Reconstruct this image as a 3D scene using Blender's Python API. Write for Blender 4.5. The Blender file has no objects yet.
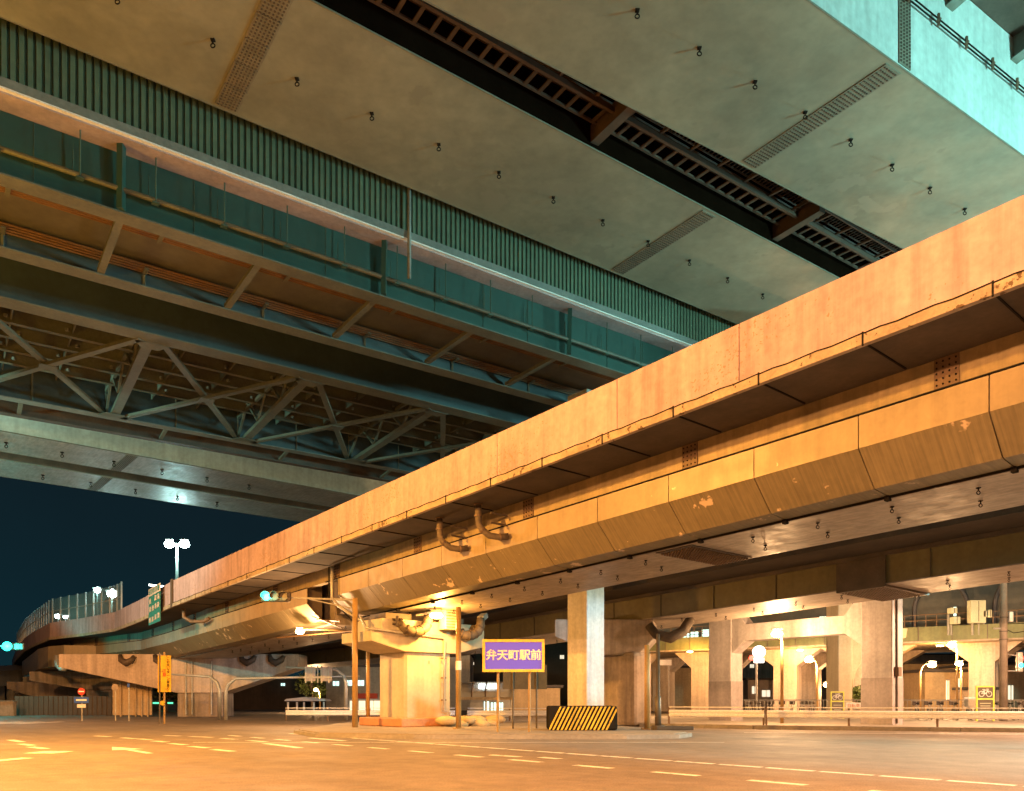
import bpy, math, random
from mathutils import Vector, Matrix
random.seed(7)
R = math.radians
scene = bpy.context.scene
col = scene.collection
# ------------------------------------------------------------------ camera
CAMH = 1.2
cam_d = bpy.data.cameras.new('camera')
cam_d.sensor_fit = 'HORIZONTAL'; cam_d.sensor_width = 36.0
cam_d.lens = 36.0 * 800 / 1024
cam_d.shift_y = (700 - 395.5) / 1024
cam_d.clip_start = 0.1; cam_d.clip_end = 3000
cam = bpy.data.objects.new('camera', cam_d); col.objects.link(cam)
cam.location = (0, 0, CAMH); cam.rotation_euler = (R(90), 0, 0)
scene.camera = cam
# ------------------------------------------------------------------ night sky
world = bpy.data.worlds.new('World'); scene.world = world; world.use_nodes = True
wn = world.node_tree.nodes; wl = world.node_tree.links
bg = wn['Background']
sky = wn.new('ShaderNodeTexSky'); sky.sky_type = 'NISHITA'; sky.sun_disc = False
sky.sun_elevation = R(-4); sky.sun_rotation = R(120)
mix = wn.new('ShaderNodeMix'); mix.data_type = 'RGBA'; mix.inputs[0].default_value = 0.93
mix.inputs[7].default_value = (0.0035, 0.0135, 0.024, 1)
wl.new(sky.outputs[0], mix.inputs[6]); wl.new(mix.outputs[2], bg.inputs[0])
bg.inputs[1].default_value = 1.0
tc = wn.new('ShaderNodeTexCoord'); sx = wn.new('ShaderNodeSeparateXYZ'); wl.new(tc.outputs['Generated'], sx.inputs[0])
cn = wn.new('ShaderNodeTexNoise'); cn.inputs['Scale'].default_value = 3.0; cn.inputs['Detail'].default_value = 5; wl.new(tc.outputs['Generated'], cn.inputs['Vector'])
ad = wn.new('ShaderNodeMath'); ad.operation = 'MULTIPLY_ADD'; ad.inputs[1].default_value = 0.22; wl.new(cn.outputs['Fac'], ad.inputs[0]); wl.new(sx.outputs['Z'], ad.inputs[2])
mr = wn.new('ShaderNodeMapRange'); mr.inputs[1].default_value = 0.08; mr.inputs[2].default_value = 0.45; wl.new(ad.outputs[0], mr.inputs[0])
gm = wn.new('ShaderNodeMix'); gm.data_type = 'RGBA'; wl.new(mr.outputs[0], gm.inputs[0])
gm.inputs[6].default_value = (0.0045, 0.021, 0.029, 1); gm.inputs[7].default_value = (0.003, 0.0085, 0.0125, 1); wl.new(gm.outputs[2], mix.inputs[7])
scene.view_settings.view_transform = 'Standard'; scene.view_settings.look = 'None'
scene.view_settings.exposure = 0.28; scene.view_settings.gamma = 1.0
scene.cycles.max_bounces = 6; scene.cycles.diffuse_bounces = 4
scene.cycles.sample_clamp_indirect = 4.0
scene.cycles.use_denoising = True
SOD = (1.0, 0.43, 0.075); SODP = (1.0, 0.45, 0.17); COOL = (0.42, 0.98, 0.90); WHITE = (0.8, 0.95, 1.0)
LK = 1.0

# ------------------------------------------------------------------ materials
MATS = {}
def mat(name, c, rough=0.7, var=0.25, scale=1.5, metal=0.0, streak=0.0, spots=None, bump=0.0, fine=0.12, rvar=0.0, brush=None, objvar=0.0, grain=0.0):
    m = bpy.data.materials.new(name); m.use_nodes = True
    nt = m.node_tree; N = nt.nodes; L = nt.links
    b = N['Principled BSDF']; b.inputs['Roughness'].default_value = rough; b.inputs['Metallic'].default_value = metal
    geo = N.new('ShaderNodeNewGeometry')
    def noise(sc, det=4, vec=None, rg=0.6):
        n = N.new('ShaderNodeTexNoise'); n.inputs['Scale'].default_value = sc; n.inputs['Detail'].default_value = det
        n.inputs['Roughness'].default_value = rg
        L.new(vec or geo.outputs['Position'], n.inputs['Vector']); return n.outputs['Fac']
    def mp(sx, sy, sz):
        k = N.new('ShaderNodeMapping'); k.inputs['Scale'].default_value = (sx, sy, sz)
        L.new(geo.outputs['Position'], k.inputs['Vector']); return k.outputs[0]
    def rng(fac, a, b_, lo, hi):
        r = N.new('ShaderNodeMapRange'); L.new(fac, r.inputs[0])
        r.inputs[1].default_value = a; r.inputs[2].default_value = b_; r.inputs[3].default_value = lo; r.inputs[4].default_value = hi
        return r.outputs[0]
    def mul(a, b_):
        k = N.new('ShaderNodeMath'); k.operation = 'MULTIPLY'; L.new(a, k.inputs[0]); L.new(b_, k.inputs[1]); return k.outputs[0]
    f = rng(noise(scale), 0.3, 0.7, 1 - var, 1 + var * 0.6)
    f = mul(f, rng(noise(scale * 9, 3), 0.3, 0.7, 1 - fine, 1 + fine))
    if grain:
        f = mul(f, rng(noise(38, 2), 0.3, 0.7, 1 - grain, 1 + grain))
    if objvar:
        oi = N.new('ShaderNodeObjectInfo'); f = mul(f, rng(oi.outputs['Random'], 0, 1, 1 - objvar, 1 + objvar))
    if streak:
        f = mul(f, rng(noise(1.0, 5, mp(3.2, 3.2, 0.22)), 0.42, 0.68, 1.0, 1 - streak))
    if brush:
        dv = N.new('ShaderNodeVectorMath'); dv.operation = 'DOT_PRODUCT'; dv.inputs[1].default_value = (-0.6546, 0.7559, 0); L.new(geo.outputs['Position'], dv.inputs[0])
        dw = N.new('ShaderNodeVectorMath'); dw.operation = 'DOT_PRODUCT'; dw.inputs[1].default_value = (0.7559, 0.6546, 0.3); L.new(geo.outputs['Position'], dw.inputs[0])
        m1 = N.new('ShaderNodeMath'); m1.operation = 'MULTIPLY'; m1.inputs[1].default_value = brush[0]; L.new(dv.outputs['Value'], m1.inputs[0])
        m2 = N.new('ShaderNodeMath'); m2.operation = 'MULTIPLY'; m2.inputs[1].default_value = brush[1]; L.new(dw.outputs['Value'], m2.inputs[0])
        cx = N.new('ShaderNodeCombineXYZ'); L.new(m1.outputs[0], cx.inputs[0]); L.new(m2.outputs[0], cx.inputs[1])
        f = mul(f, rng(noise(1.0, 5, cx.outputs[0]), 0.35, 0.7, 1 - brush[2], 1 + brush[2] * .7))
    sc = N.new('ShaderNodeMix'); sc.data_type = 'RGBA'; sc.blend_type = 'MULTIPLY'; sc.inputs[0].default_value = 1.0
    sc.inputs[6].default_value = (*c, 1)
    cmb = N.new('ShaderNodeCombineColor')
    for i in range(3): L.new(f, cmb.inputs[i])
    L.new(cmb.outputs[0], sc.inputs[7])
    out = sc.outputs[2]
    if spots:
        scol, ssc, th = spots
        s1 = rng(mul(noise(ssc, 3), rng(noise(scale * 0.6, 2), 0.35, 0.65, 0.8, 1.15)), th, th + 0.05, 0, 1)
        mx = N.new('ShaderNodeMix'); mx.data_type = 'RGBA'; L.new(s1, mx.inputs[0]); L.new(out, mx.inputs[6])
        mx.inputs[7].default_value = (*scol, 1); out = mx.outputs[2]
    L.new(out, b.inputs['Base Color'])
    if rvar:
        L.new(rng(noise(scale * 2.5, 4), 0.3, 0.7, max(rough - rvar, 0.05), rough + rvar), b.inputs['Roughness'])
    if bump:
        bp = N.new('ShaderNodeBump'); bp.inputs['Strength'].default_value = bump; bp.inputs['Distance'].default_value = 0.02
        L.new(noise(scale * 14, 4), bp.inputs['Height']); L.new(bp.outputs[0], b.inputs['Normal'])
    MATS[name] = m
    return m
def emat(name, c, s):
    m = bpy.data.materials.new(name); m.use_nodes = True
    b = m.node_tree.nodes['Principled BSDF']
    b.inputs['Base Color'].default_value = (*c, 1); b.inputs['Emission Color'].default_value = (*c, 1); b.inputs['Emission Strength'].default_value = s
    return m
def gmat(name, c, alpha):
    m = bpy.data.materials.new(name); m.use_nodes = True
    b = m.node_tree.nodes['Principled BSDF']
    b.inputs['Base Color'].default_value = (*c, 1); b.inputs['Alpha'].default_value = alpha; b.inputs['Roughness'].default_value = 0.3
    return m
M = dict(
 asphalt=mat('asphalt', (0.205, 0.168, 0.142), 0.72, 0.22, 0.30, bump=0.6, fine=0.14, rvar=0.12, brush=(0.12, 1.1, 0.14), grain=0.38),
 kerb=mat('kerb_concrete', (0.25, 0.23, 0.21), 0.8, 0.2, 1.0),
 paving=mat('paving', (0.26, 0.22, 0.18), 0.8, 0.25, 1.2, bump=0.3),
 paint=mat('road_paint', (0.80, 0.78, 0.74), 0.6, 0.2, 3.0, fine=0.25, spots=((0.30, 0.28, 0.26), 9.0, 0.60)),
 parapet=mat('parapet_paint', (0.4018, 0.2921, 0.3087), 0.8, 0.17, 0.6, streak=0.30, objvar=0.05, spots=((0.27, 0.17, 0.12), 13.0, 0.635), bump=0.12),
 slabedge=mat('slab_edge', (0.34, 0.27, 0.19), 0.85, 0.35, 2.0, spots=((0.10, 0.06, 0.03), 6.0, 0.62)),
 slabunder=mat('slab_underside', (0.0510, 0.0372, 0.0252), 0.9, 0.35, 1.0),  # shade below the overhang put into the slab colour
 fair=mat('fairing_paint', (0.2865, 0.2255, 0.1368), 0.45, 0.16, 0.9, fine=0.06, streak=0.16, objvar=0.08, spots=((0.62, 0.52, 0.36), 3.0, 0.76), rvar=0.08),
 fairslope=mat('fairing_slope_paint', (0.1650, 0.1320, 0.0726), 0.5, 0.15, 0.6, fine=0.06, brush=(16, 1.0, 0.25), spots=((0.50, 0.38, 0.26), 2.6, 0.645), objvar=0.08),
 soffit=mat('soffit_steel_paint', (0.2584, 0.2142, 0.1768), 0.52, 0.20, 0.8, fine=0.16, rvar=0.12, brush=(1.2, 7.0, 0.28)),
 olive=mat('olive_steel', (0.1400, 0.1155, 0.0490), 0.5, 0.2, 0.6, streak=0.1),
 dsteel=mat('dark_steel', (0.075, 0.055, 0.04), 0.6, 0.35, 1.5),
 rust=mat('rusty_brown_steel', (0.13, 0.08, 0.045), 0.6, 0.35, 2.0),
 walk=mat('walkway_steel', (0.055, 0.035, 0.022), 0.7, 0.35, 1.5),
 hose=mat('hose_rubber', (0.10, 0.075, 0.05), 0.75, 0.35, 3.0, bump=0.3),
 beamy=mat('edge_beam_shade', (0.26, 0.20, 0.105), 0.55, 0.2, 0.8, streak=0.3),  # ledge shadow deepened by a darker beam colour
 portalc=mat('portal_concrete', (0.47, 0.43, 0.43), 0.8, 0.16, 0.8, streak=0.22, bump=0.1),
 portald=mat('portal_lower_coating', (0.33, 0.29, 0.28), 0.8, 0.16, 0.8, streak=0.22),
 slotw=mat('slot_wall_shade', (0.0063, 0.0035, 0.0021), 0.9, 0.3, 1.0),  # shade inside the slot put into the wall colour
 black=mat('black_rubber', (0.02, 0.018, 0.016), 0.6, 0.2, 2.0),
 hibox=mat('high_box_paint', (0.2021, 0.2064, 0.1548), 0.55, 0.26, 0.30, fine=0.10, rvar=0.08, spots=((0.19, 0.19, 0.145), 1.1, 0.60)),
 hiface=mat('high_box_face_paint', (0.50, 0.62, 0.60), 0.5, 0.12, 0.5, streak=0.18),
 hiplate=mat('splice_plate_paint', (0.16, 0.155, 0.115), 0.6, 0.2, 2.0),
 corr=mat('green_corrugated_steel', (0.0884, 0.1275, 0.0816), 0.5, 0.18, 0.5, streak=0.15),
 corrd=mat('green_seam', (0.04, 0.08, 0.06), 0.6, 0.2, 1.0),
 fascia=mat('pale_fascia', (0.36, 0.29, 0.30), 0.7, 0.2, 0.9, streak=0.1),
 teal=mat('teal_girder_paint', (0.0145, 0.0551, 0.0464), 0.45, 0.22, 0.5, fine=0.08),
 navy=mat('dark_blue_girder_paint', (0.035, 0.06, 0.07), 0.5, 0.25, 0.6),
 flange=mat('grey_flange_paint', (0.1023, 0.1116, 0.0868), 0.55, 0.22, 1.0, fine=0.15),
 flangeb=mat('blue_grey_flange_paint', (0.1470, 0.1610, 0.1470), 0.55, 0.22, 1.0, fine=0.15),
 ceilp=mat('ceiling_panel_paint', (0.0910, 0.0910, 0.0700), 0.5, 0.2, 0.4),
 cable=mat('brown_conduit', (0.1400, 0.0770, 0.0280), 0.5, 0.25, 2.0),
 conc=mat('pier_concrete', (0.4592, 0.4018, 0.2952), 0.8, 0.12, 0.8, streak=0.14, bump=0.1, fine=0.07),
 concp=mat('pinkish_concrete', (0.50, 0.41, 0.35), 0.8, 0.16, 0.8, streak=0.3, bump=0.1),
 concd=mat('weathered_concrete', (0.33, 0.27, 0.22), 0.85, 0.25, 0.7, streak=0.35, bump=0.12),
 colw=mat('pale_column_paint', (0.52, 0.50, 0.45), 0.6, 0.15, 0.8, streak=0.25),
 galv=mat('galvanised_steel', (0.36, 0.35, 0.33), 0.45, 0.2, 3.0, metal=0.3),
 polebr=mat('ochre_pole_paint', (0.30, 0.19, 0.07), 0.5, 0.2, 2.0),
 poledk=mat('dark_pole_paint', (0.07, 0.055, 0.04), 0.45, 0.2, 2.0),
 white=mat('white_paint', (0.74, 0.73, 0.70), 0.5, 0.1, 2.0),
 railw=mat('white_rail_paint', (0.78, 0.80, 0.84), 0.35, 0.1, 2.0),
 yellow=mat('yellow_paint', (0.72, 0.43, 0.03), 0.5, 0.2, 2.0, streak=0.25, spots=((0.10, 0.08, 0.04), 9.0, 0.64)),
 ochre=mat('sign_frame_yellow', (0.75, 0.47, 0.05), 0.5, 0.2, 6.0),
 
 cream=mat('cream_lettering', (0.85, 0.72, 0.55), 0.5, 0.05, 2.0),
 redp=mat('red_paint', (0.55, 0.05, 0.03), 0.5, 0.1, 2.0),
 bluep=mat('blue_paint', (0.03, 0.10, 0.45), 0.5, 0.1, 2.0),
 greens=mat('green_sign_enamel', (0.02, 0.15, 0.12), 0.45, 0.15, 2.0),
 lime=mat('lime_frame_paint', (0.62, 0.66, 0.08), 0.5, 0.1, 2.0),
 dkpanel=mat('dark_panel', (0.10, 0.08, 0.05), 0.5, 0.2, 2.0),
 sand=mat('sandbag_cloth', (0.45, 0.33, 0.18), 0.9, 0.25, 3.0, bump=0.4),
 orangep=mat('orange_plastic', (0.50, 0.22, 0.10), 0.6, 0.2, 1.5),
 hoard=mat('brown_hoarding', (0.09, 0.065, 0.05), 0.7, 0.2, 1.0, streak=0.2),
 beige=mat('beige_wall', (0.48, 0.36, 0.22), 0.8, 0.15, 0.8, streak=0.15),
 bgrey=mat('grey_building_wall', (0.36, 0.35, 0.33), 0.8, 0.12, 0.4, streak=0.15),
 bdark=mat('dark_building_wall', (0.07, 0.07, 0.062), 0.8, 0.2, 0.4),
 bgreen=mat('olive_green_girder', (0.12, 0.13, 0.06), 0.6, 0.2, 0.6, streak=0.2),
 roof=mat('dark_roof', (0.06, 0.055, 0.06), 0.7, 0.2, 1.0),
 bark=mat('bark', (0.10, 0.07, 0.05), 0.9, 0.3, 4.0),
 leaf=mat('leaves', (0.07, 0.10, 0.025), 0.6, 0.4, 1.5),
 cab=mat('pale_green_cabinet', (0.45, 0.48, 0.36), 0.6, 0.1, 2.0),
 wood=mat('pole_concrete', (0.20, 0.16, 0.12), 0.8, 0.25, 2.0, streak=0.2),
)
M['purple'] = emat('purple_sign_glow', (0.10, 0.052, 0.42), 0.8); M['purple'].node_tree.nodes['Principled BSDF'].inputs['Base Color'].default_value = (0.05, 0.04, 0.25, 1)  # added glow keeps the board purple under the sodium light
for k_ in ('black', 'slotw'): M[k_].node_tree.nodes['Principled BSDF'].inputs['Specular IOR Level'].default_value = 0.0
M['sodium'] = emat('sodium_lens', (1.0, 0.62, 0.20), 60)
M['cool'] = emat('cool_lens', (0.72, 0.98, 1.0), 60)
M['coolw'] = emat('white_tube_glow', (0.85, 1.0, 1.0), 9)
M['winlit'] = emat('lit_window_pane', (0.62, 0.95, 0.88), 1.3)
M['winwarm'] = emat('lit_shop_pane', (0.95, 0.85, 0.62), 0.9)
M['gocyan'] = emat('green_signal_lens', (0.03, 1.0, 0.80), 4.5)
M['stopred'] = emat('red_signal_lens', (1.0, 0.05, 0.03), 8)
M['cyanglow'] = emat('cyan_lit_window', (0.15, 0.8, 0.85), 1.0)
M['screen'] = gmat('barrier_sheet', (0.16, 0.22, 0.22), 0.45)
M['glass'] = gmat('canopy_sheet', (0.55, 0.50, 0.40), 0.5)

# ------------------------------------------------------------------ helpers
def origin(o):
    v = Vector((0, 0, 0))
    while o is not None:
        v += Vector(o.location); o = o.parent
    return v
class MB:
    def __init__(s): s.v = []; s.f = []; s.b = []
    def add(s, vs, fs):
        b = len(s.v); s.b.append((b, len(s.f))); s.v += [tuple(p) for p in vs]; s.f += [tuple(i + b for i in f) for f in fs]; return s
    def box(s, c, d, rz=0.0):
        cs, sn = math.cos(rz), math.sin(rz); vs = []
        for z in (-1, 1):
            for x, y in ((-1, -1), (1, -1), (1, 1), (-1, 1)):
                X, Y = x * d[0] / 2, y * d[1] / 2
                vs.append((c[0] + X * cs - Y * sn, c[1] + X * sn + Y * cs, c[2] + z * d[2] / 2))
        return s.add(vs, [(3, 2, 1, 0), (4, 5, 6, 7), (0, 1, 5, 4), (1, 2, 6, 5), (2, 3, 7, 6), (3, 0, 4, 7)])
    def hexa(s, p):      # 4 bottom ccw, 4 top ccw
        return s.add(p, [(3, 2, 1, 0), (4, 5, 6, 7), (0, 1, 5, 4), (1, 2, 6, 5), (2, 3, 7, 6), (3, 0, 4, 7)])
    def sweep(s, prof, ss, F, cap=True):
        n = len(prof); vs = [F(q, a, h) for q in ss for (a, h) in prof]; fs = []
        for i in range(len(ss) - 1):
            for j in range(n):
                k = (j + 1) % n
                fs.append((i * n + j, i * n + k, (i + 1) * n + k, (i + 1) * n + j))
        if cap: fs.append(tuple(range(n - 1, -1, -1))); fs.append(tuple((len(ss) - 1) * n + j for j in range(n)))
        return s.add(vs, fs)
    def prism(s, pts, d):   # polygon pts extruded by vector d
        n = len(pts); d = Vector(d); vs = [Vector(p) for p in pts]; vs += [p + d for p in vs]
        fs = [tuple(range(n - 1, -1, -1)), tuple(range(n, 2 * n))] + [(i, (i + 1) % n, n + (i + 1) % n, n + i) for i in range(n)]
        return s.add(vs, fs)
    def tube(s, pts, r, n=10, cap=True):
        pts = [Vector(p) for p in pts]; rs = r if isinstance(r, (list, tuple)) else [r] * len(pts)
        vs = []; up = Vector((0, 0, 1)); prev = None
        for i, p in enumerate(pts):
            a = pts[max(i - 1, 0)]; b = pts[min(i + 1, len(pts) - 1)]; t = (b - a).normalized()
            if prev is None:
                x = t.cross(up)
                if x.length < 0.05: x = t.cross(Vector((1, 0, 0)))
            else:
                x = prev - t * prev.dot(t)
            x.normalize(); prev = x; y = t.cross(x)
            for k in range(n):
                q = 2 * math.pi * k / n; vs.append(p + (x * math.cos(q) + y * math.sin(q)) * rs[i])
        fs = [(i * n + k, i * n + (k + 1) % n, (i + 1) * n + (k + 1) % n, (i + 1) * n + k) for i in range(len(pts) - 1) for k in range(n)]
        if cap: fs.append(tuple(range(n - 1, -1, -1))); fs.append(tuple((len(pts) - 1) * n + k for k in range(n)))
        return s.add(vs, fs)
    def bar(s, a, b, w, h, up=(0, 0, 1)):     # rectangular bar from a to b, w across, h along up
        a, b, up = Vector(a), Vector(b), Vector(up); t = (b - a).normalized(); x = t.cross(up).normalized(); y = x.cross(t)
        c = [(-1, -1), (1, -1), (1, 1), (-1, 1)]
        return s.hexa([a + x * w / 2 * i + y * h / 2 * j for i, j in c] + [b + x * w / 2 * i + y * h / 2 * j for i, j in c])
    def sphere(s, c, r, nu=12, nv=8, sc=(1, 1, 1)):
        vs = []; fs = []
        for j in range(nv + 1):
            t = math.pi * (0.02 + 0.96 * j / nv)
            for i in range(nu):
                p = 2 * math.pi * i / nu
                vs.append((c[0] + r * sc[0] * math.sin(t) * math.cos(p), c[1] + r * sc[1] * math.sin(t) * math.sin(p), c[2] + r * sc[2] * math.cos(t)))
        for j in range(nv):
            for i in range(nu): fs.append((j * nu + i, (j + 1) * nu + i, (j + 1) * nu + (i + 1) % nu, j * nu + (i + 1) % nu))
        fs.append(tuple(range(nu))); fs.append(tuple(nv * nu + i for i in range(nu - 1, -1, -1)))
        return s.add(vs, fs)
    def each(s, name, m, parent=None, n=1, **kw):    # every n shapes become one object
        st = s.b[::n] + [(len(s.v), len(s.f))]; out = []
        for (v0, f0), (v1, f1) in zip(st[:-1], st[1:]):
            q = MB(); q.v = s.v[v0:v1]; q.f = [tuple(i - v0 for i in f) for f in s.f[f0:f1]]; q.b = [(0, 0)]
            out.append(q.build(name, m, parent, **kw))
        return out
    def build(s, name, m, parent=None, smooth=False, bevel=0.0):
        o0 = origin(parent); me = bpy.data.meshes.new(name)
        me.from_pydata([(p[0] - o0.x, p[1] - o0.y, p[2] - o0.z) for p in s.v], [], s.f)
        me.materials.append(M[m] if isinstance(m, str) else m)
        import bmesh
        bm = bmesh.new(); bm.from_mesh(me); bmesh.ops.recalc_face_normals(bm, faces=bm.faces); bm.to_mesh(me); bm.free()
        if smooth:
            for p in me.polygons: p.use_smooth = True
            me.update()
        o = bpy.data.objects.new(name, me); col.objects.link(o); o.parent = parent
        if bevel:
            b = o.modifiers.new('edge', 'BEVEL'); b.width = bevel; b.segments = 2; b.limit_method = 'ANGLE'
        return o
def tag(o, label, cat, group=None, kind=None):
    if label: o['label'] = label
    if cat: o['category'] = cat
    if group: o['group'] = group
    if kind: o['kind'] = kind
    return o
def thing(name, loc, label, cat, group=None):
    o = bpy.data.objects.new(name, None); col.objects.link(o); o.location = loc; o.empty_display_size = 0.3
    return tag(o, label, cat, group)
def struct(name, mb, m): return tag(mb.build(name, m), None, None, kind='structure')
def copy_part(o, parent, d):
    c = o.copy(); col.objects.link(c); c.parent = parent; c.location = Vector(o.location) + Vector(d)
    return c
def copy_thing(root, loc, label=None, rz=None):
    r = root.copy(); col.objects.link(r); r.location = loc
    if rz is not None: r.rotation_euler = (0, 0, rz)
    if label: r['label'] = label
    def rec(src, dst):
        for ch in list(src.children):
            c = ch.copy(); col.objects.link(c); c.parent = dst; rec(ch, c)
    rec(root, r); return r
def text(body, size, m, parent, loc, rot=(math.pi / 2, 0, 0), name='lettering', ext=0.004, bold=0.0, vertical=False, sx=1.0):
    cu = bpy.data.curves.new('t', 'FONT'); cu.body = '\n'.join(body) if vertical else body
    cu.size = size; cu.extrude = ext; cu.bevel_depth = bold; cu.bevel_resolution = 0; cu.align_x = 'CENTER'; cu.align_y = 'CENTER'
    if vertical: cu.space_line = 0.98
    t = bpy.data.objects.new('t', cu); col.objects.link(t); bpy.context.view_layer.update()
    me = bpy.data.meshes.new_from_object(t.evaluated_get(bpy.context.evaluated_depsgraph_get()))
    bpy.data.objects.remove(t); me.materials.clear(); me.materials.append(M[m])
    xs = [v.co.x for v in me.vertices]; ys = [v.co.y for v in me.vertices]
    cx, cy = (min(xs) + max(xs)) / 2, (min(ys) + max(ys)) / 2
    for v in me.vertices: v.co.x = (v.co.x - cx) * sx; v.co.y -= cy
    me.transform(Matrix.Translation(Vector(loc) - origin(parent)) @ (Matrix.Rotation(rot[2], 4, 'Z') @ Matrix.Rotation(rot[0], 4, 'X')))
    o = bpy.data.objects.new(name, me); col.objects.link(o); o.parent = parent; return o
def light(loc, power, color, parent, radius=0.12, spot=None, target=None, blend=0.5):
    d = bpy.data.lights.new('lamp_light', 'SPOT' if spot else 'POINT'); d.energy = power * LK; d.color = color; d.shadow_soft_size = radius
    if spot: d.spot_size = spot; d.spot_blend = blend
    o = bpy.data.objects.new('lamp_light', d); col.objects.link(o); o.parent = parent
    o.location = Vector(loc) - origin(parent)
    if target is not None:
        o.rotation_euler = (Vector(target) - Vector(loc)).to_track_quat('-Z', 'Y').to_euler()
    return o
def frange(a, b, n): return [a + (b - a) * i / n for i in range(n + 1)]
def GX(px, Y): return (px - 512) / 800 * Y
def HZ(py, Y): return CAMH + (700 - py) / 800 * Y

# frames.  ramp frame: o across (away from camera), s along (to the far left); bridge frame: o across, s along (to the far right)
n1 = Vector((0.7559, 0.6546)); u1 = Vector((-0.6546, 0.7559))
base = [n1 * 14.18 + u1 * s for s in (-25, 0, 20, 43.9)]
rpts = base + [Vector(p) for p in ((-23.4, 50.4), (-28.6, 57.6), (-33.2, 61.8), (-37.9, 65.6), (-44.6, 74.5), (-50.0, 82.0), (-62, 100), (-80, 128))]
rsv = [-25, 0, 20, 43.9]
for i in range(4, len(rpts)): rsv.append(rsv[-1] + (rpts[i] - rpts[i - 1]).length)
rel = [-0.0386 * s if s < 43.9 else -1.70 for s in rsv]
rm = []
for i in range(len(rpts)):
    d0 = (rpts[i] - rpts[max(i - 1, 0)]); d1 = (rpts[min(i + 1, len(rpts) - 1)] - rpts[i])
    if d0.length < 1e-6: d0 = d1
    if d1.length < 1e-6: d1 = d0
    d0.normalize(); d1.normalize(); na = Vector((d0.y, -d0.x)); nb = Vector((d1.y, -d1.x)); b = (na + nb).normalized()
    rm.append(b / max(b.dot(na), 0.5))
def RP(s, o, h):
    i = 0
    while i < len(rsv) - 2 and s > rsv[i + 1]: i += 1
    t = (s - rsv[i]) / (rsv[i + 1] - rsv[i]); a = o - 14.18
    p = (rpts[i] + rm[i] * a).lerp(rpts[i + 1] + rm[i + 1] * a, t)
    return Vector((p.x, p.y, CAMH + h + rel[i] + (rel[i + 1] - rel[i]) * t))
n2 = Vector((-0.5785, 0.8157)); u2 = Vector((0.8157, 0.5785))
def UP(s, o, h):
    p = n2 * o + u2 * s; return Vector((p.x, p.y, CAMH + h))
def UQ(s, o, h): return UP(s, o - 0.052 * (s - 16), h)
n3 = Vector((-0.636, 0.771)); u3 = Vector((0.771, 0.636))
def VP(s, o, h):
    p = n3 * o + u3 * s; return Vector((p.x, p.y, CAMH + h))
def cuts(a, b, extra=()):
    return sorted(set([a, b] + [q for q in rsv if a < q < b] + [q for q in extra if a < q < b]))
def rect(o0, o1, h0, h1): return [(o0, h0), (o1, h0), (o1, h1), (o0, h1)]
def blk(mb, F, s0, s1, o0, o1, h0, h1): return mb.sweep(rect(o0, o1, h0, h1), [s0, s1], F)
def bolt_grid(mb, F, s0, s1, ns, o0, o1, no, h, down=True, r=0.016, t=0.02):
    for i in range(ns):
        for j in range(no):
            s = s0 + (s1 - s0) * (i + 0.5) / ns; o = o0 + (o1 - o0) * (j + 0.5) / no
            mb.hexa([F(s - r, o - r, h - t), F(s + r, o - r, h - t), F(s + r, o + r, h - t), F(s - r, o + r, h - t),
                     F(s - r, o - r, h), F(s + r, o - r, h), F(s + r, o + r, h), F(s - r, o + r, h)])
def eye_bolt(p, parent, k=1.0):
    m = MB(); x, y, z = p
    m.tube([(x, y, z), (x, y, z - 0.07 * k)], 0.014 * k, 6)
    m.box((x, y, z - 0.01 * k), (0.07 * k, 0.07 * k, 0.02 * k))
    ring = [(x + 0.036 * k * math.cos(q), y, z - 0.105 * k + 0.036 * k * math.sin(q)) for q in [2 * math.pi * i / 12 for i in range(13)]]
    m.tube(ring, 0.011 * k, 5, cap=False)
    return m.build('eye_bolt', 'black', parent)

# ------------------------------------------------------------------ ground
g = MB(); g.box((0, 300, -0.25), (1600, 1600, 0.5)); struct('ground', g, 'asphalt')
mk = MB()
def dash(a, b, w=0.15, z=0.004):
    a = Vector((a[0], a[1])); b = Vector((b[0], b[1])); t = (b - a).normalized(); n = Vector((t.y, -t.x)) * w / 2
    mk.add([(a.x - n.x, a.y - n.y, z), (a.x + n.x, a.y + n.y, z), (b.x + n.x, b.y + n.y, z), (b.x - n.x, b.y - n.y, z)], [(0, 1, 2, 3)])
def RG(s, o): p = n1 * o + u1 * s; return (p.x, p.y)
for k in range(-3, 22): dash(RG(4.85 + 1.0 * k, 12.67), RG(4.85 + 1.0 * k + 0.90, 12.67), 0.17)
for k in range(-2, 12): dash(RG(5.80 + 1.82 * k, 10.5), RG(5.80 + 1.82 * k + 0.92, 10.5), 0.19)
def pg(px, py): Y = 960.0 / (py - 700); return (GX(px, Y), Y)
for a, b in [((95, 736.0), (110, 736.8)), ((122, 737.8), (136, 738.8)), ((139, 739), (151, 740)), ((153, 741), (167, 742.2)), ((170, 743.5), (186, 745)), ((190, 746.5), (208, 748)), ((213, 749.5), (233, 751.5)),
             ((165, 735.5), (180, 736.2)), ((190, 736.5), (212, 737.5)), ((222, 738.5), (236, 739.5)), ((248, 740.5), (266, 742)), ((10, 740), (22, 742)), ((20, 744), (33, 745.5)), ((30, 747), (46, 748.8)),
             ((265, 743.5), (300, 748)), ((310, 738), (345, 741)), ((540, 757.5), (560, 759)), ((490, 755), (520, 757))]:
    dash(pg(*a), pg(*b), 0.22)
dash(pg(-60, 766), pg(28, 758), 0.30); dash(pg(38, 753.5), pg(60, 751.2), 0.7)
A0, A1 = Vector(pg(112, 747)), Vector(pg(150, 753.5))
dash(A0.lerp(A1, 0.35), A1, 0.16); tt = (A1 - A0).normalized(); nn = Vector((tt.y, -tt.x))
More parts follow.
